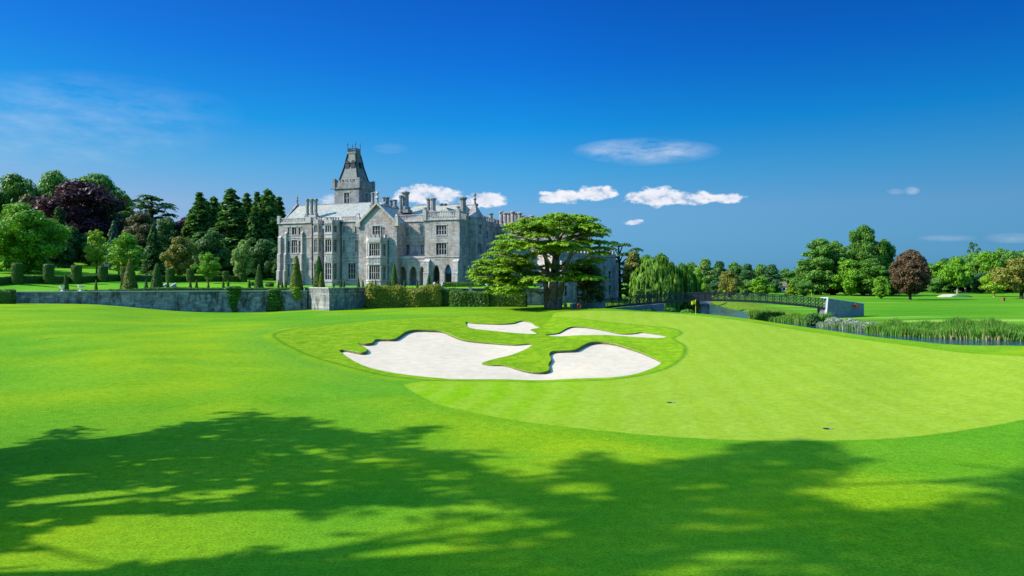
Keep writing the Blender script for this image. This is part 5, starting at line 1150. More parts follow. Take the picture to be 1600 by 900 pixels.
hedge('flowering_hedge', [XY(574,131.2), XY(610,132), XY(650,132.6), XY(689,133)], 2.6, 4.3, 2.0, 'hedge_gold', 'tall loose hedge with yellow tips right of the stone bastion', 12000, .26, .5, 5)
hedge('dark_hedge', [XY(688,134), XY(712,133.8)], 2.7, 4.0, 1.9, 'yew', 'short dark green stretch between the yellow tipped hedge and the green one', 2600, .22, .18, 6)
hedge('green_hedge', [XY(705,132.5), XY(735,131.8), XY(765,131.2)], 2.7, 3.5, 1.9, 'hedge', 'loose green hedge under the left branches of the cedar', 5600, .24, .28, 7)
hedge('shaded_hedge', [XY(762,131.5), XY(800,131), XY(822,130.5)], 2.7, 3.1, 1.8, 'yew', 'dark clipped hedge in the shade of the cedar', 4400, .22, .08, 8)
hedge('parterre_hedge', [XY(690.5,147), XY(752,146.5)], ground_z(*XY(720,147)), .95, 1.2, 'yew', 'low rectangular clipped hedge in front of the arcade', 3000, .18, .0, 9)
for i, (px, Y, w, lb) in enumerate([(393,158,9,'low rounded bush left of the manor corner, left one'),(403,160,10,'low rounded bush left of the manor corner, middle one'),(421,155,13,'low rounded bush at the foot of the manor corner')]):
    x, y = XY(px, Y); s = w/2/F*Y; b_ = [(0, 0, s*.35, s, s, s*.8), (s*.4, .2, s*.5, s*.6, s*.6, s*.6)]; V, Q = blob_leaves(b_, 2200, .2, np.random.RandomState(40+i), inner=.3)
    o = np_mesh('round_bush', V, Q, M['leaf_hedge']); o.location = (x, y, ground_z(x, y)); tag(o, 'clipped '+lb, 'bush', 'rounded bushes beside the manor')
for px, Y, lb in [(999,137,'clipped green box cube left of the bridge, left one'),(1017,138,'clipped green box cube left of the bridge, right one')]:
    x, y = XY(px, Y); hedge('box_cube', [(x-.9, y), (x+.9, y)], CAMZ-(464-HOR)/F*Y, 1.5, 1.5, 'hedge', lb, 900, .2, .02, int(px), 'topiary', 'clipped box cubes by the bridge')
# ------------------------------------------------------------ garden walls
def garden_wall(label, pts, top, bot, th=.8, course=None, group=None, mat='wall_stone', piers=()):
    t = thing('garden_wall', label, 'wall', (pts[0][0], pts[0][1], bot), 0, group); ox, oy = pts[0]
    m = MB(); c = MB(); pp = [(p[0]-ox, p[1]-oy) for p in pts]
    for i in range(len(pp)-1):
        a, b = Vector(pp[i]), Vector(pp[i+1]); d = (b-a).normalized(); n = Vector((d.y, -d.x))
        e = 0 if i == len(pp)-2 else .0
        m.obox(a, b, -th+.02*i, .1+.003*i, 0, top-bot); c.obox(a-d*.03, b+d*.03, -th-.08, .24+.004*i, top-bot+.001, top-bot+.2+.004*i)
        if course: c.obox(a, b, -.1, .17+.004*i, course-bot, course-bot+.16)
    for (x, y) in piers: c.box(x-ox-.35, x-ox+.35, y-oy-.45, y-oy+.35, top-bot-.6, top-bot+.42)
    m.build('masonry', M[mat], t); c.build('coping', M['wall_coping'], t); return t
M['wall_coping'] = stone_mat('wall_coping', (.36,.37,.37), (.46,.47,.46), (.2,.2,.2), bw=1.4, bh=.6, weather=.7, stain=(.15,.16,.14))
garden_wall('long shaded stone retaining wall at the edge of the garden terrace', [XY(-420,92), XY(20,116), XY(480,130)], 6.12, 1.4)
garden_wall('projecting stone bastion with a sunlit left face beside the long wall', [XY(477,131.4), XY(515,124), XY(575,134)], 6.72, 1.4, course=5.6)
garden_wall('low stone terrace wall with pale coping behind the hedges', [XY(575,134), XY(700,135.6), XY(846,138.5)], 6.5, 2.0, piers=[XY(735,136)])
garden_wall('side wall of the terrace running back behind the great cedar trunk', [XY(846,138.5), XY(853,176)], 6.45, 2.0)
def on_wall(px):   # point on the outer face of the long wall
    a, b = Vector(XY(20,116)), Vector(XY(480,130)); k = (px-800)/F; d = b-a; t = (k*a.y-a.x)/(d.x-k*d.y); return a+d*t, Vector((d.y, -d.x)).normalized()
for px, z0, z1, w, n, lb in [(367,2.8,6.75,2.8,3600,'green creeper spilling over the wall below the ninth yew column'),(429,2.2,6.25,3.2,4600,'dense dark ivy covering the wall from top to foot'),(463,5.0,6.8,1.9,1500,'light green creeper over the coping beside the bastion')]:
    q, nr = on_wall(px); rs = np.random.RandomState(int(px)); zz = np.linspace(z0, z1, 7); bl = []
    for i, z in enumerate(zz):
        f = (z-z0)/(z1-z0); s = w/2*((.35+.75*f) if 'spilling' in lb else (.95-.35*abs(f-.35))); bl.append((rs.normal(0, .2), 0, z, s, .45, (z1-z0)/8))
        if px == 367 and f > .6: bl.append((rs.normal(0, .7), .3, z, s*.7, .6, .4))
    V, Q = blob_leaves(bl, n, .2, rs, inner=.3, carve=0); an = math.atan2(nr.x, -nr.y); o = np_mesh('ivy', V, Q, M['leaf_ivy' if px != 463 else 'leaf_lime']); o.location = (q.x+nr.x*.2, q.y+nr.y*.2, 0); o.rotation_euler.z = an; tag(o, lb, 'ivy')
def urn(px, Y, z, h, label, group=None, name='stone_urn'):
    x, y = XY(px, Y); t = thing(name, label, 'urn', (x, y, z), 0, group); s = h
    b = MB(); b.box(-.28*s, .28*s, -.28*s, .28*s, 0, .12*s); b.lathe(0, 0, [(.2*s,.12*s),(.09*s,.22*s),(.08*s,.42*s),(.14*s,.48*s)], 10); b.build('pedestal', M['statue'], t)
    c = MB(); c.lathe(0, 0, [(.12*s,.46*s),(.28*s,.58*s),(.36*s,.72*s),(.34*s,.82*s),(.44*s,.9*s),(.46*s,.96*s),(.36*s,.97*s),(.3*s,.88*s)], 12); c.build('bowl', M['statue'], t, smooth=True)
q1, _ = on_wall(97); q2, _ = on_wall(125.5)
urn(97, q1.y+.4, 6.32, 1.0, 'left of two pale stone urns on the wall coping', 'stone urns on the wall'); urn(125.5, q2.y+.4, 6.32, 1.05, 'right of two pale stone urns on the wall coping', 'stone urns on the wall')
gz = ground_z(*XY(761,142)); urn(761, 139, 6.7, 1.1, 'left of the pale urns half hidden by the left cedar branches', 'urns under the cedar branches'); urn(772.5, 139, 6.7, 1.3, 'middle pale urn under the left cedar branches', 'urns under the cedar branches'); urn(779, 140, 6.7, 1.5, 'right pale urn under the left cedar branches', 'urns under the cedar branches')
def statue():
    x, y = XY(883.5, 125); g = ground_z(x, y); t = thing('garden_statue', 'small white garden statue standing right of the great cedar trunk', 'statue', (x, y, g))
    b = MB(); b.box(-.3, .3, -.3, .3, -.2, .7); b.build('plinth', M['statue'], t)
    s = MB(); s.lathe(0, 0, [(.16,.7),(.2,.9),(.24,1.1),(.17,1.3),(.2,1.45),(.22,1.62),(.1,1.7),(.07,1.75),(.13,1.85),(.12,1.98),(.03,2.05)], 10); s.tube([(-.2,0,1.6),(-.34,-.05,1.35),(-.2,-.18,1.2)], [.06,.05,.04], 6); s.tube([(.2,0,1.6),(.36,-.05,1.7),(.42,-.1,1.95)], [.06,.05,.04], 6); s.build('figure', M['statue'], t, smooth=True)
statue()
def steps(px, Y, w, n, rise, label, z):
    x, y = XY(px, Y); t = thing('garden_steps', label, 'steps', (x, y, z)); b = MB()
    for i in range(n): b.box(-w/2, w/2, i*.38, n*.38+.4, i*rise+.003*i, (i+1)*rise)
    b.build('flight', M['wall_coping'], t)
    for sx in (-1, 1):
        c = MB(); c.add([(sx*w/2+dx, yy, zz) for dx in ((0, .35) if sx > 0 else (-.35, 0)) for yy, zz in ((-.3,0),(-.3,.45),(n*.38+.3,n*rise+.45),(n*.38+.3,0))], [(0,1,2,3),(7,6,5,4),(0,4,5,1),(1,5,6,2),(2,6,7,3)]); c.build('side_wall', M['wall_coping'], t)
steps(260, 148, 1.5, 5, .15, 'pale stone garden steps right of the large green cone', 6.55)
steps(683, 143, 1.3, 5, .17, 'small pale stone steps in front of the arcade pier', 6.6)

# ------------------------------------------------------------ footbridge
def bridge():
    A = np.array(XY(946,122)); B = np.array(XY(1290,113)); Lb = np.linalg.norm(B-A); d = (B-A)/Lb; nrm = np.array([d[1], -d[0]])
    t = thing('footbridge', 'arched black iron lattice footbridge over the river', 'bridge', (A[0], A[1], 0), math.atan2(d[1], d[0]))
    def at(px):
        k = (px-800)/F; return (k*A[1]-A[0])/(d[0]-k*d[1])
    tops = [(946,467.5),(980,463.6),(1020,460.5),(1060,458),(1090,457),(1120,457),(1160,457.8),(1200,459.6),(1250,463.3),(1290,467.3)]
    bots = [(946,482),(980,478.6),(1020,475.2),(1060,472.3),(1090,470.8),(1120,470.6),(1160,471.8),(1200,474),(1250,478.4),(1290,483.2)]
    def zz(lst):
        s = [at(p[0]) for p in lst]; z = [CAMZ-(p[1]-HOR)/F*(A[1]+at(p[0])*d[1]) for p in lst]; return s, z
    st, zt = zz(tops); sb, zb = zz(bots); T = lambda s: float(np.interp(s, st, zt)); Bm = lambda s: float(np.interp(s, sb, zb))
    n = 32; W = 2.6
    dk = MB()
    for i in range(n):
        a, b = Lb*i/n, Lb*(i+1)/n; za, zb_ = Bm(a), Bm(b)
        vs = [(s, w, z+dz) for (s, z) in ((a, za), (b, zb_)) for w in (0.05, W-.05) for dz in (.06, .3)]; dk.add(vs, [(0,2,3,1),(4,5,7,6),(0,1,5,4),(2,6,7,3),(1,3,7,5),(0,4,6,2)])
    dk.build('deck', M['iron'], t)
    for side, w in ((0, 0.0), (1, W)):
        pr = MB()
        for i in range(n):
            a, b = Lb*i/n, Lb*(i+1)/n
            pr.bar((a, w, T(a)), (b, w, T(b)), .1, .12); pr.bar((a, w, Bm(a)+.17), (b, w, Bm(b)+.17), .1, .34); pr.bar((a, w, T(a)-.2), (b, w, T(b)-.2), .05, .05)
            solid = 1078 < 800+F*((A[0]+d[0]*(a+b)/2)/(A[1]+d[1]*(a+b)/2)) < 1112
            if solid: pr.add([(a, w, Bm(a)), (b, w, Bm(b)), (b, w, T(b)), (a, w, T(a))], [(0,1,2,3)]); continue
            m = 2; lo = lambda s: Bm(s)+.34; hi = lambda s: T(s)-.2
            for j in range(-m+1, m):
                for sg in (1, -1):   # diagonals clipped to the panel
                    u0, v0, u1, v1 = 0, j/m, 1, j/m+1
                    if v0 < 0: u0, v0 = -v0, 0
                    if v1 > 1: u1, v1 = u1-(v1-1), 1
                    if sg < 0: v0, v1 = 1-v0, 1-v1
                    p = [(a+(b-a)*u, w, lo(a+(b-a)*u)+(hi(a+(b-a)*u)-lo(a+(b-a)*u))*v) for u, v in ((u0, v0), (u1, v1))]
                    pr.bar(p[0], p[1], .04, .06)
        pr.build('parapet', M['iron'], t)
        for i in range(n+1):
            s = Lb*i/n; ps = MB(); ps.box(s-.05, s+.05, w-.06, w+.06, Bm(s)-.05, T(s)+.08); ps.build('post', M['iron'], t)
    sp_ = at(1102); pm = MB(); pm.lathe(sp_, W/2, [(.95, -.6), (.95, 1.6), (.75, 2.0), (.7, Bm(sp_)+.05)], 10); pm.box(sp_-.9, sp_+.9, -.1, W+.1, Bm(sp_)-.5, Bm(sp_)+.0); pm.build('pier', M['dark_stone'], t)
    for s in (.6, 5.5, Lb-3.2, Lb-.5):
        br = MB(); br.bar((s, .3, Bm(s)+.1), (s, W-.3, Bm(s)+.1), .12); br.build('cross_beam', M['iron'], t)
    # wing walls
    def wing(pts, mat='concrete'):
        m = MB(); c = MB()
        for (p, q) in zip(pts[:-1], pts[1:]):
            a, b = Vector(p[:2]), Vector(q[:2]); dd = (b-a).normalized(); nn = Vector((dd.y, -dd.x)); th = .35
            vs = [(w_.x, w_.y, z) for w_, z in ((a, p[3]), (b, q[3]), (b, q[2]), (a, p[2]))]+[(w_.x-nn.x*th, w_.y-nn.y*th, z) for w_, z in ((a, p[3]), (b, q[3]), (b, q[2]), (a, p[2]))]
            m.add(vs, [(0,1,2,3),(7,6,5,4),(0,4,5,1),(1,5,6,2),(2,6,7,3),(3,7,4,0)])
            a3, b3 = Vector((a.x-nn.x*th/2, a.y-nn.y*th/2, p[2]+.06)), Vector((b.x-nn.x*th/2, b.y-nn.y*th/2, q[2]+.06)); c.bar(a3, b3, .5, .11)
        return m, c
    def Lp(px, Y, py0, py1):
        x, y = XY(px, Y); v = np.array([x, y])-A; return (float(v@d), float(v@-nrm), CAMZ-(py0-HOR)/F*Y, CAMZ-(py1-HOR)/F*Y)
    m, c = wing([Lp(893,116,475.5,486), Lp(946,121.9,467,486)]); m.build('wing_wall', M['concrete'], t); c.build('coping', M['white'], t)
    m, c = wing([Lp(1290,112.9,466,506), Lp(1318,114.5,470,504), Lp(1350,118,475,498)]); m.build('wing_wall', M['concrete'], t); c.build('coping', M['white'], t)
    e = MB(); p = Lp(1291.5,112.7,465,502); e.bar((p[0]+.15, p[1], p[2]+.1), (p[0]-.2, p[1], p[3]-.6), .16, .2); e.bar((p[0]-.9, p[1]+.1, p[2]), (p[0]+.1, p[1]+.05, p[2]), .14, .12); e.build('end_post', M['white'], t)
    ab = MB(); p = Lp(1284,113.4,483,508); ab.box(p[0]-.3, p[0]+.7, .1, W, -.3, Bm(Lb-.6)-.02); ab.build('abutment', M['dark_stone'], t)
    m, c = wing([Lp(940,123.5,483,492), Lp(985,127,479,492), Lp(1038,134,474,488)]); m.build('river_wall', M['dark_stone'], t)
bridge()
def lifebuoy(px, py, Y, r, label, legs):
    q = P(px, py, Y); t = thing('life_ring', label, 'life ring', (q.x, q.y, q.z), 0, 'red life rings at the bridge ends'); m = MB(); nr, nt_ = 20, 8; vs = []; fs = []
    for i in range(nr):
        a = 2*math.pi*i/nr
        for j in range(nt_): b = 2*math.pi*j/nt_; rr = r*.72+r*.28*math.cos(b); vs.append((rr*math.cos(a), r*.28*math.sin(b), rr*math.sin(a)))
    fs = [(i*nt_+j, ((i+1) % nr)*nt_+j, ((i+1) % nr)*nt_+(j+1) % nt_, i*nt_+(j+1) % nt_) for i in range(nr) for j in range(nt_)]; m.add(vs, fs); m.build('ring', M['red'], t, smooth=True)
    b = MB(); b.lathe(0, 0, [(r*.6,-.02),(r*.6,.02)], 12); 
    bk = MB(); bk.box(-r*.62, r*.62, r*.3, r*.42, -r*.62, r*.62); bk.build('backing', M['red'], t)
    if legs:
        for sx in (-.5, .5):
            lg = MB(); lg.bar((sx*r, r*.36, -r*.6), (sx*r, r*.36, -legs), .05); lg.build('leg', M['white'], t)
lifebuoy(905, 478, 112.5, .4, 'red life ring on short legs in front of the left bridge wall', .95)
lifebuoy(1336.5, 478, 115.8, .38, 'red life ring fixed on the right bridge wall', 0)

# ------------------------------------------------------------ golf things
def flagstick(px, py, Y, h, label, big=True, z=None):
    g = P(px, py, Y); zz = float(zbase(g.x, g.y)) if z is None else z; t = thing('golf_flag', label, 'flag', (g.x, g.y, zz-.02)); w = .035 if big else .045
    p = MB(); p.lathe(0, 0, [(w, 0), (w*.8, h)], 8); p.lathe(0, 0, [(w*1.5, h), (w*1.5, h+.06)], 8); p.build('pole', M['yellow_pole'], t)
    nx, nz = 8, 5; vs = []; fs = []; fw, fh = (.66, .56) if big else (.6, .5)
    for i in range(nx+1):
        for j in range(nz+1): u = i/nx; v = j/nz; vs.append((-.03-fw*u, .07*math.sin(u*7+v*1.5)*u-.1*u, h-.04-fh*v-.12*u*u+.03*math.sin(u*5)))
    fs = [(i*(nz+1)+j, (i+1)*(nz+1)+j, (i+1)*(nz+1)+j+1, i*(nz+1)+j+1) for i in range(nx) for j in range(nz)]; f = MB(); f.add(vs, fs); f.build('flag', M['yellow'], t, smooth=True)
    c = MB(); c.lathe(0, 0, [(.054, .021), (.054, .024)], 14); c.build('cup', M['white'], t)
flagstick(1087, 490, 102.5, 2.15, 'yellow golf flag on the raised green in front of the bridge')
x_, y_ = XY(1268, 232); flagstick(1268, 460, 232, 2.3, 'tiny distant flag left of the right hand clump of trees', False, z=ground_z(x_, y_))
x_, y_ = XY(1553, 225); flagstick(1553, 465, 225, 2.1, 'tiny distant flag behind the brown box on the far lawn', False, z=ground_z(x_, y_))
def rake():
    a, b = hit(1003, 561.8), hit(1020, 561.0); c, d = hit(1016.8, 559.8), hit(1022.5, 567.0); s = .42
    t = thing('bunker_rake', 'dark bunker rake lying on the sand of the right lobe', 'rake', (a.x, a.y, a.z-s)); 
    h = MB(); h.bar((0,0,.08), (b.x-a.x, b.y-a.y, b.z-a.z+.06), .07); h.build('handle', M['black'], t)
    k = MB(); p, q = Vector((c.x-a.x, c.y-a.y, c.z-a.z+.05)), Vector((d.x-a.x, d.y-a.y, d.z-a.z+.05)); q = p+(q-p).normalized()*.75; k.bar(p, q, .06, .09)
    for i in range(9): r_ = p+(q-p)*(i+.5)/9; k.bar(r_, r_-Vector((0,0,.12)), .02)
    k.build('head', M['black'], t)
rake()
for px, py, m_, lb in [(1046,629,'black','dark practice hole with a pale rim nearest the bunker on the green'),(1291,670,'lead','dark practice hole near the front edge of the green')]:
    q = hit(px, py); t = thing('practice_hole', lb, 'hole', (q.x, q.y, q.z), 0, 'practice holes on the green'); c = MB(); c.lathe(0, 0, [(.17,.006),(.17,.02)], 18); c.build('dark_disc', M['black'], t)
    r_ = MB(); r_.lathe(.27, .03, [(.09,.004),(.09,.035)], 12); r_.build('plug', M['concrete'], t)
def far_bunker():
    g = lambda px, Y: Vector((*XY(px, Y), ground_z(*XY(px, Y)))); pts = [(1464,233),(1472,241),(1484,243),(1495,240),(1500,233),(1488,230),(1474,230)]; vs = []
    for (px, Y) in pts: q = g(px, Y); vs.append((q.x, q.y, q.z+.05+max(0, (Y-230))*.055))
    c = np.mean(vs, 0); n = len(vs); m = MB(); m.add(vs+[tuple(c)]+[(v[0], v[1], v[2]-1.5) for v in vs], [(i, (i+1) % n, n) for i in range(n)]+[(i, i+n+1, (i+1) % n+n+1, (i+1) % n) for i in range(n)]); o = m.build('bunker_sand', M['sand']); tag(o, kind='structure')
    q = g(1503, 229); m = MB(); vs = []; fs = []; nr, na = 6, 20
    for i in range(nr+1):
        for j in range(na): f = i/nr; a = 2*math.pi*j/na; vs.append((3.6*f*math.cos(a), 2.2*f*math.sin(a), .95*math.cos(f*math.pi/2)**.6-.05))
    fs = [(i*na+j, (i+1)*na+j, (i+1)*na+(j+1) % na, i*na+(j+1) % na) for i in range(nr) for j in range(na)]; m.add(vs, fs); o = m.build('grass_mound', M['leaf_far_dark'], smooth=True); o.location = q; tag(o, kind='structure')  # dark foliage material puts the mound's shading into its colour
far_bunker()
def brown_box():
    x, y = XY(1567, 188); t = thing('wooden_tee_box', 'small brown wooden box with a dark side on the far lawn', 'box', (x, y, ground_z(x, y)), .5); b = MB(); b.box(-.45,.45,-.35,.35,-.1,.85); b.build('body', M['brown'], t)
    s = MB(); s.box(.453,.5,-.33,.33,.0,.85); s.build('side_panel', M['black'], t); l = MB(); l.box(-.5,.55,-.4,.4,.853,.93); l.build('lid', M['brown'], t)
    for i in (-.3, .3): g = MB(); g.box(i-.05, i+.05, -.4, -.353, 0, .8); g.build('batten', M['brown'], t)
brown_box()
def cottage():
    x, y = XY(1220, 318); g = CAMZ-(456-HOR)/F*318; t = thing('cottage', 'small cream cottage with brown roof and chimney among the far trees', 'cottage', (x, y, g-.3), R(-14)); h = 3.0
    w = MB(); w.box(-3.6, 2.6, 0, 4.4, 0, h); w.add([(-3.6,0,h),(-3.6,4.4,h),(-3.6,2.2,h+1.9)], [(0,2,1)]); w.add([(2.6,0,h),(2.6,4.4,h),(2.6,2.2,h+1.9)], [(0,1,2)]); w.build('wall', M['render'], t)
    r = MB(); r.add([(-3.9,-.3,h-.15),(2.9,-.3,h-.15),(2.9,2.2,h+2.02),(-3.9,2.2,h+2.02),(2.9,4.7,h-.15),(-3.9,4.7,h-.15)], [(0,1,2,3),(3,2,4,5)]); rf = r.build('roof', M['roof_brown'], t); c = MB(); c.box(-3.4,-2.6,1.8,2.6,h+1,h+4.2); c.box(-3.5,-2.5,1.7,2.7,h+4.0,h+4.3); c.build('chimney', M['render'], rf)
    for a in (-2.4, 1.0): g_ = MB(); g_.box(a, a+.9, -.05, .1, 1.1, 2.2); g_.build('window', M['glass'], t)
    d = MB(); d.box(-.7,.2,-.06,.1,0,2.0); d.build('door', M['brown'], t)
cottage()

# ------------------------------------------------------------ waterside plants
def reeds(name, path, n, h, wid, mat, seed, label, drymat=None, dry=0, bl=.05):
    rs = np.random.RandomState(seed); pl = spline(np.array(path, float), .5, closed=False); k = rs.randint(0, len(pl)-1, n); f = rs.rand(n)
    c = pl[k]*(1-f[:, None])+pl[k+1]*f[:, None]; d = pl[k+1]-pl[k]; d /= np.linalg.norm(d, axis=1)[:, None]; nn = np.stack([d[:, 1], -d[:, 0]], 1); off = rs.uniform(-.5, .5, n)*wid; x = c[:, 0]+nn[:, 0]*off; y = c[:, 1]+nn[:, 1]*off
    z = np.maximum(zlow(x, y), WZ-.1); hh = h*(.55+.45*rs.rand(n))*(1+.22*np.sin(k*.21+seed)+.16*np.sin(k*.83)+.1*np.sin(k*.055*seed)); a = rs.rand(n)*6.28; w = bl*(.6+.8*rs.rand(n)); ln = rs.normal(0, .16, (n, 2))*hh[:, None]
    b = np.stack([np.cos(a), np.sin(a)], 1)*w[:, None]; P0 = np.stack([x-b[:, 0], y-b[:, 1], z-.1], 1); P1 = np.stack([x+b[:, 0], y+b[:, 1], z-.1], 1); mid = np.stack([x+ln[:, 0]*.35, y+ln[:, 1]*.35, z+hh*.6], 1); tip = np.stack([x+ln[:, 0], y+ln[:, 1], z+hh], 1)
    B3 = np.c_[b, np.zeros(n)]; V = np.stack([P0, P1, mid+B3*.9, mid-B3*.9, tip+B3*.15, tip-B3*.15], 1).reshape(-1, 3); i0 = np.arange(n)*6; Q = np.concatenate([np.stack([i0, i0+1, i0+2, i0+3], 1), np.stack([i0+3, i0+2, i0+4, i0+5], 1)])
    o = np_mesh(name, V, Q, M[mat]); tag(o, label, 'reeds', kind='stuff')
    if drymat: o.data.materials.append(M[drymat]); mi = (rs.rand(n) < dry).astype(np.int32); o.data.polygons.foreach_set('material_index', np.r_[mi, mi])
    return o
bankR = [XY(1372,90.5), XY(1440,85.2), XY(1520,82), XY(1600,79.6), XY(1720,76)]
reeds('reed_bed', bankR, 24000, 1.35, 4.6, 'leaf_reed', 3, 'tall green reeds along the far bank at the right', 'leaf_reed_dry', .06, .045)
reeds('reed_bed', [XY(1372,88.6), XY(1440,83.6), XY(1520,80.2), XY(1600,78), XY(1720,74.5)], 1800, .7, 1.0, 'leaf_reed_dry', 5, 'pale dry reed stems at the foot of the far bank', 'leaf_reed', .45, .04)
reeds('reed_bed', [XY(1183,123), XY(1215,117), XY(1250,112), XY(1284,107)], 9500, 1.5, 3.6, 'leaf_reed', 7, 'tall green reeds below the right half of the bridge', 'leaf_reed_dry', .06, .05)
reeds('reed_bed', [XY(1284,103), XY(1330,96), XY(1372,91)], 3000, 1.0, 2.0, 'leaf_silver', 11, 'silvery grey waterside plants below the right bridge wall', 'leaf_reed', .4, .04)
rs = np.random.RandomState(4); bl = []
for i in range(16):
    px = 1302+i*4.4; Y = 101-i*.62; x, y = XY(px, Y); r_ = rs.uniform(.7, 1.15); bl.append((x, y+rs.uniform(-.5,1), WZ+.5+rs.uniform(0,.25), r_, r_, r_*.75))
V, Q = blob_leaves(bl, 9000, .17, rs, inner=.25, up=.3, jit=.8); tag(np_mesh('silver_shrub', V, Q, M['leaf_silver']), 'silvery grey low shrub mass at the water below the right bridge wall', 'shrub')
for i, (px, Y, py, w, h, col, lb) in enumerate([(1046,131,488,25,2.0,'reed','rounded green waterside clump under the left half of the bridge'),(1074,134,488,22,1.6,'reed','lower green waterside clump left of the flag'),(1270,106,506,22,2.0,'dark','dark round bush at the water left of the bridge wall'),
        (1015,128,484,26,1.2,'hedge','low green clump on the near bank behind the flag'),(1300,103,503,20,1.7,'reed','green clump at the foot of the white bridge post')]):
    x, y = XY(px, Y); s = w/2/F*Y; z = max(ground_z(x, y), WZ-.1); b_ = [(0,0,h*.45,s,s,h*.5),(s*.5,.3,h*.35,s*.7,s*.7,h*.4),(-s*.5,-.2,h*.4,s*.6,s*.6,h*.4)]; V, Q = blob_leaves(b_, 2200, .24, np.random.RandomState(60+i), inner=.3, up=.3); o = np_mesh('waterside_bush', V, Q, M['leaf_'+col]); o.location = (x, y, z); tag(o, lb, 'bush', 'bushes along the river')
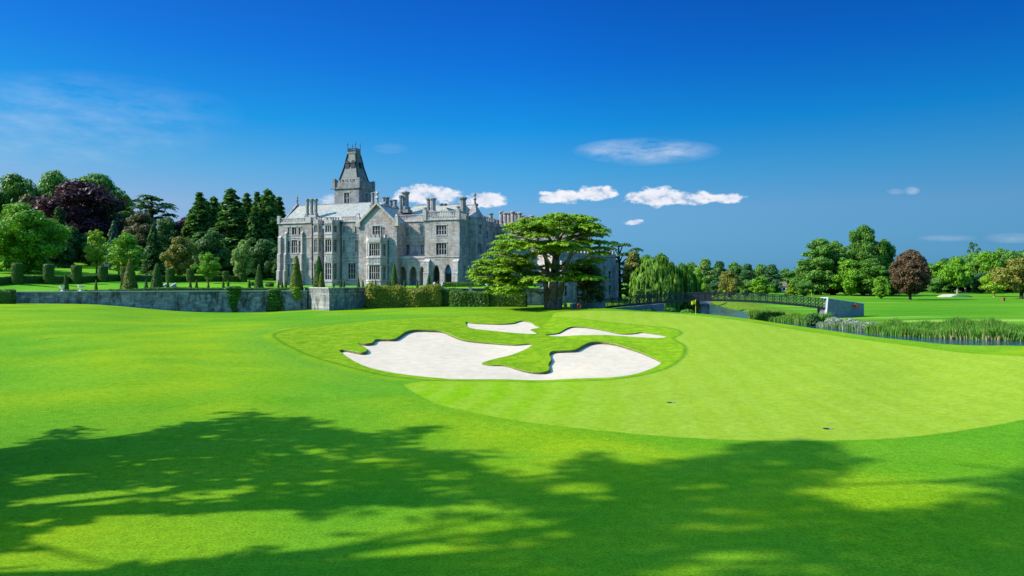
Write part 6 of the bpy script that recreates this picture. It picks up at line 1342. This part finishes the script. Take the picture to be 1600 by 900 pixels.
# ------------------------------------------------------------ tall trees at the left, out of the frame, that shade the near lawn
def shade_trees():
    rs = np.random.RandomState(9)
    edge = [(-220,712),(0,712),(60,700),(82,682),(130,677),(160,690),(200,690),(258,682),(262,662),(300,664),(345,672),(352,652),(385,646),(400,657),(432,666),(452,656),(495,657),(502,672),(600,680),(632,670),(686,664),(655,682),(622,700),(700,708),(782,700),(752,716),(762,738),(800,745),(838,742),(870,718),(925,706),(960,715),(1000,725),(1060,721),(1100,712),(1152,710),(1146,690),(1238,690),(1258,683),(1290,692),(1302,706),(1352,715),(1318,732),(1290,752),(1320,786),(1452,790),(1522,770),(1600,738),(1760,705),(1760,1040),(-220,1040)]
    holes = [[(15,850),(60,832),(130,822),(230,812),(330,808),(430,818),(500,834),(440,848),(330,862),(235,880),(150,884),(80,862)],[(0,868),(60,872),(130,888),(200,905),(0,960),(-120,960),(-120,880)],[(120,772),(230,765),(235,778),(180,790),(90,790)],[(60,782),(110,778),(80,798),(30,802)],
        [(290,774),(330,778),(320,786),(270,784)],[(330,795),(420,790),(450,806),(390,812),(320,808)],[(470,826),(540,808),(620,806),(600,820),(520,836)],[(480,705),(528,706),(530,716),(490,714)],[(540,722),(600,720),(660,726),(600,732)],[(470,752),(530,752),(535,762),(480,762)],[(580,770),(620,766),(615,778)],[(670,762),(760,764),(730,778)],[(700,820),(765,816),(740,828)],[(480,856),(560,846),(640,832),(690,832),(620,848),(520,862)],
        [(1064,884),(1080,864),(1120,857),(1180,862),(1212,876),(1160,889),(1100,890)],[(1250,770),(1310,764),(1330,778),(1290,782)],[(1320,790),(1400,788),(1370,798)],[(805,735),(880,732),(910,740),(850,746)],[(880,757),(930,752),(950,764),(900,774)],[(830,760),(865,756),(870,766)],[(1160,827),(1200,824),(1190,836)],[(1300,838),(1330,838),(1320,846)],[(240,740),(280,738),(275,746)],[(560,868),(640,864),(700,870),(620,878)],[(720,880),(800,876),(780,888)],
        [(40,745),(90,740),(80,752),(30,756)],[(700,790),(770,786),(790,796),(720,800)],[(560,792),(650,786),(660,796),(580,802)],[(660,742),(700,738),(712,746)]]
    def gw(poly): return np.array([((p[0]-800)/F*(8*F/(p[1]-HOR)), 8*F/(p[1]-HOR)) for p in poly])
    E = gw(edge); Hs = [gw(h) for h in holes]; nS = 15000
    px = rs.uniform(-220, 1760, nS); py = rs.uniform(640, 1040, nS); Y = 8*F/(py-HOR); X = (px-800)/F*Y
    # even density on the ground
    xs = rs.uniform(-32, 36, 15000); ys = rs.uniform(14, 42, 15000); X, Y = xs, ys
    ok = inside(X, Y, E)
    for h in Hs: ok &= ~(sdist(X, Y, h) > -.25)
    ok &= (X > -30)
    # natural thin places between the twigs
    gap = np.sin(X*1.1+np.sin(Y*2.9)*1.2)*np.sin(Y*4.2+X*.4)+.6*np.sin(X*3.1-Y*1.7)*np.sin(Y*5.2+X*.9); din = sdist(X, Y, E)
    thin = inside(X, Y, gw([(150,760),(420,765),(620,790),(820,790),(900,830),(820,870),(500,880),(120,870),(60,800)]))
    ok &= ~(thin & (rs.rand(len(X)) < .72))
    ok &= rs.rand(len(X)) < np.clip(.5+.35*din, .5, 1)*np.where(gap > .55, .12, np.where(gap > .3, .45, .95))
    X, Y = X[ok], Y[ok]
    z0 = zbase(X, Y); hgt = np.clip((X+27)/1.376, 9, 27.5)+rs.uniform(-2.2, 2.2, len(X)); k = hgt/math.tan(SUN_EL); CX = X-math.sin(SUN_AZ)*k; CY = Y+math.cos(SUN_AZ)*k; CZ = z0+hgt
    # keep every leaf out of the frame
    vis = (np.abs(CX)/CY < .86) & ((CZ-CAMZ)/CY < .51) & (CY > 0)
    for _ in range(12):
        hgt = np.where(vis, hgt+1.5, hgt); k = hgt/math.tan(SUN_EL); CX = X-math.sin(SUN_AZ)*k; CY = Y+math.cos(SUN_AZ)*k; CZ = z0+hgt; vis = (np.abs(CX)/CY < .86) & ((CZ-CAMZ)/CY < .51)
    C = np.stack([CX, CY, CZ], 1)[~vis]
    trunks = [(-30,16.2,'left'),(-33,21.5,'mid'),(-36,26.5,'far')]; lab = ['tall spreading tree left of the camera, nearest of the shading trees','tall spreading tree left of the camera, middle one of the shading trees','tall spreading tree left of the camera, farthest of the shading trees']
    tid = np.digitize(C[:, 1], [21.5, 30.5])
    for i, (tx, ty, _) in enumerate(trunks):
        c = C[tid == i]; g = float(zbase(tx, ty)); t = thing('shade_tree', lab[i], 'tree', (tx, ty, g), 0, 'tall trees shading the near lawn')
        c = c-np.array([tx, ty, g]); m = len(c); rep = 7; pts = np.repeat(c, rep, 0)+rs.normal(0, .26, (m*rep, 3)); extra = dirs(m*rep, rs); V, Q = leaves(pts, extra+np.array([0, 0, .4]), .42, rs, 1.6, .6)
        np_mesh('crown', V, Q, M['leaf_mid'], t)
        mb = MB(); mb.tube([(0,0,-.8),(0,0,.2),(.1,.1,2),(.5,0,6),(1.2,.2,11),(1.9,0,17),(2.6,.1,22)], [1.5,1.1,.85,.72,.6,.42,.15], 12)
        # limbs to cluster centres
        cen = c[rs.choice(m, min(16, m), replace=False)]
        for _ in range(5):
            j = ((c[:, None]-cen[None])**2).sum(2).argmin(1); cen = np.array([c[j == q].mean(0) if (j == q).any() else cen[q] for q in range(len(cen))])
        for q in range(len(cen)):
            e = cen[q]; s = min(20, max(5, e[2]*.55)); f = s/22; b = np.array([2.6*f*.9, 0, s]); d = e-b; mid = b+d*.5+np.array([0, 0, -.06*np.linalg.norm(d)]); mb.tube([b, mid, e, e+d*.12], [.26, .18, .08, .03], 6)
            sub = c[j == q]
            for w in sub[rs.choice(len(sub), min(5, len(sub)), replace=False)]: mb.tube([mid*.4+e*.6, (mid*.4+e*.6+w)/2+np.array([0, 0, .2]), w], [.07, .05, .02], 4)
        mb.build('trunk', M['bark'], t, smooth=True)
    for poly, h0, h1, rad, ti in [([(-60,905),(0,850),(60,826),(140,800),(230,776),(330,765),(440,752)],11,21,.22,0),([(10,852),(60,852),(110,868),(170,880),(250,886),(330,888)],13,20,.12,0),([(250,915),(350,892),(480,866),(600,842),(700,822),(790,806),(900,800)],17,25,.30,0),([(1500,725),(1590,738),(1680,745)],26,27,.1,2)]:
        pts = []
        for i, p in enumerate(poly):
            Y = 8*F/(p[1]-HOR); X = (p[0]-800)/F*Y; h = h0+(h1-h0)*i/(len(poly)-1)
            for _ in range(40):
                k = h/math.tan(SUN_EL); q = (X-math.sin(SUN_AZ)*k, Y+math.cos(SUN_AZ)*k, h)
                if abs(q[0])/q[1] > .8 or (q[2]-CAMZ)/q[1] > .45: break
                h += .5
            pts.append(q)
        par = [o for o in bpy.data.objects if o.name.startswith('shade_tree')][ti]; L = par.location
        mb = MB(); mb.tube([(p[0]-L.x, p[1]-L.y, p[2]-L.z) for p in pts], [rad*(1-.12*i) for i in range(len(pts))], 7); mb.build('limb', M['bark'], par, smooth=True)
shade_trees()
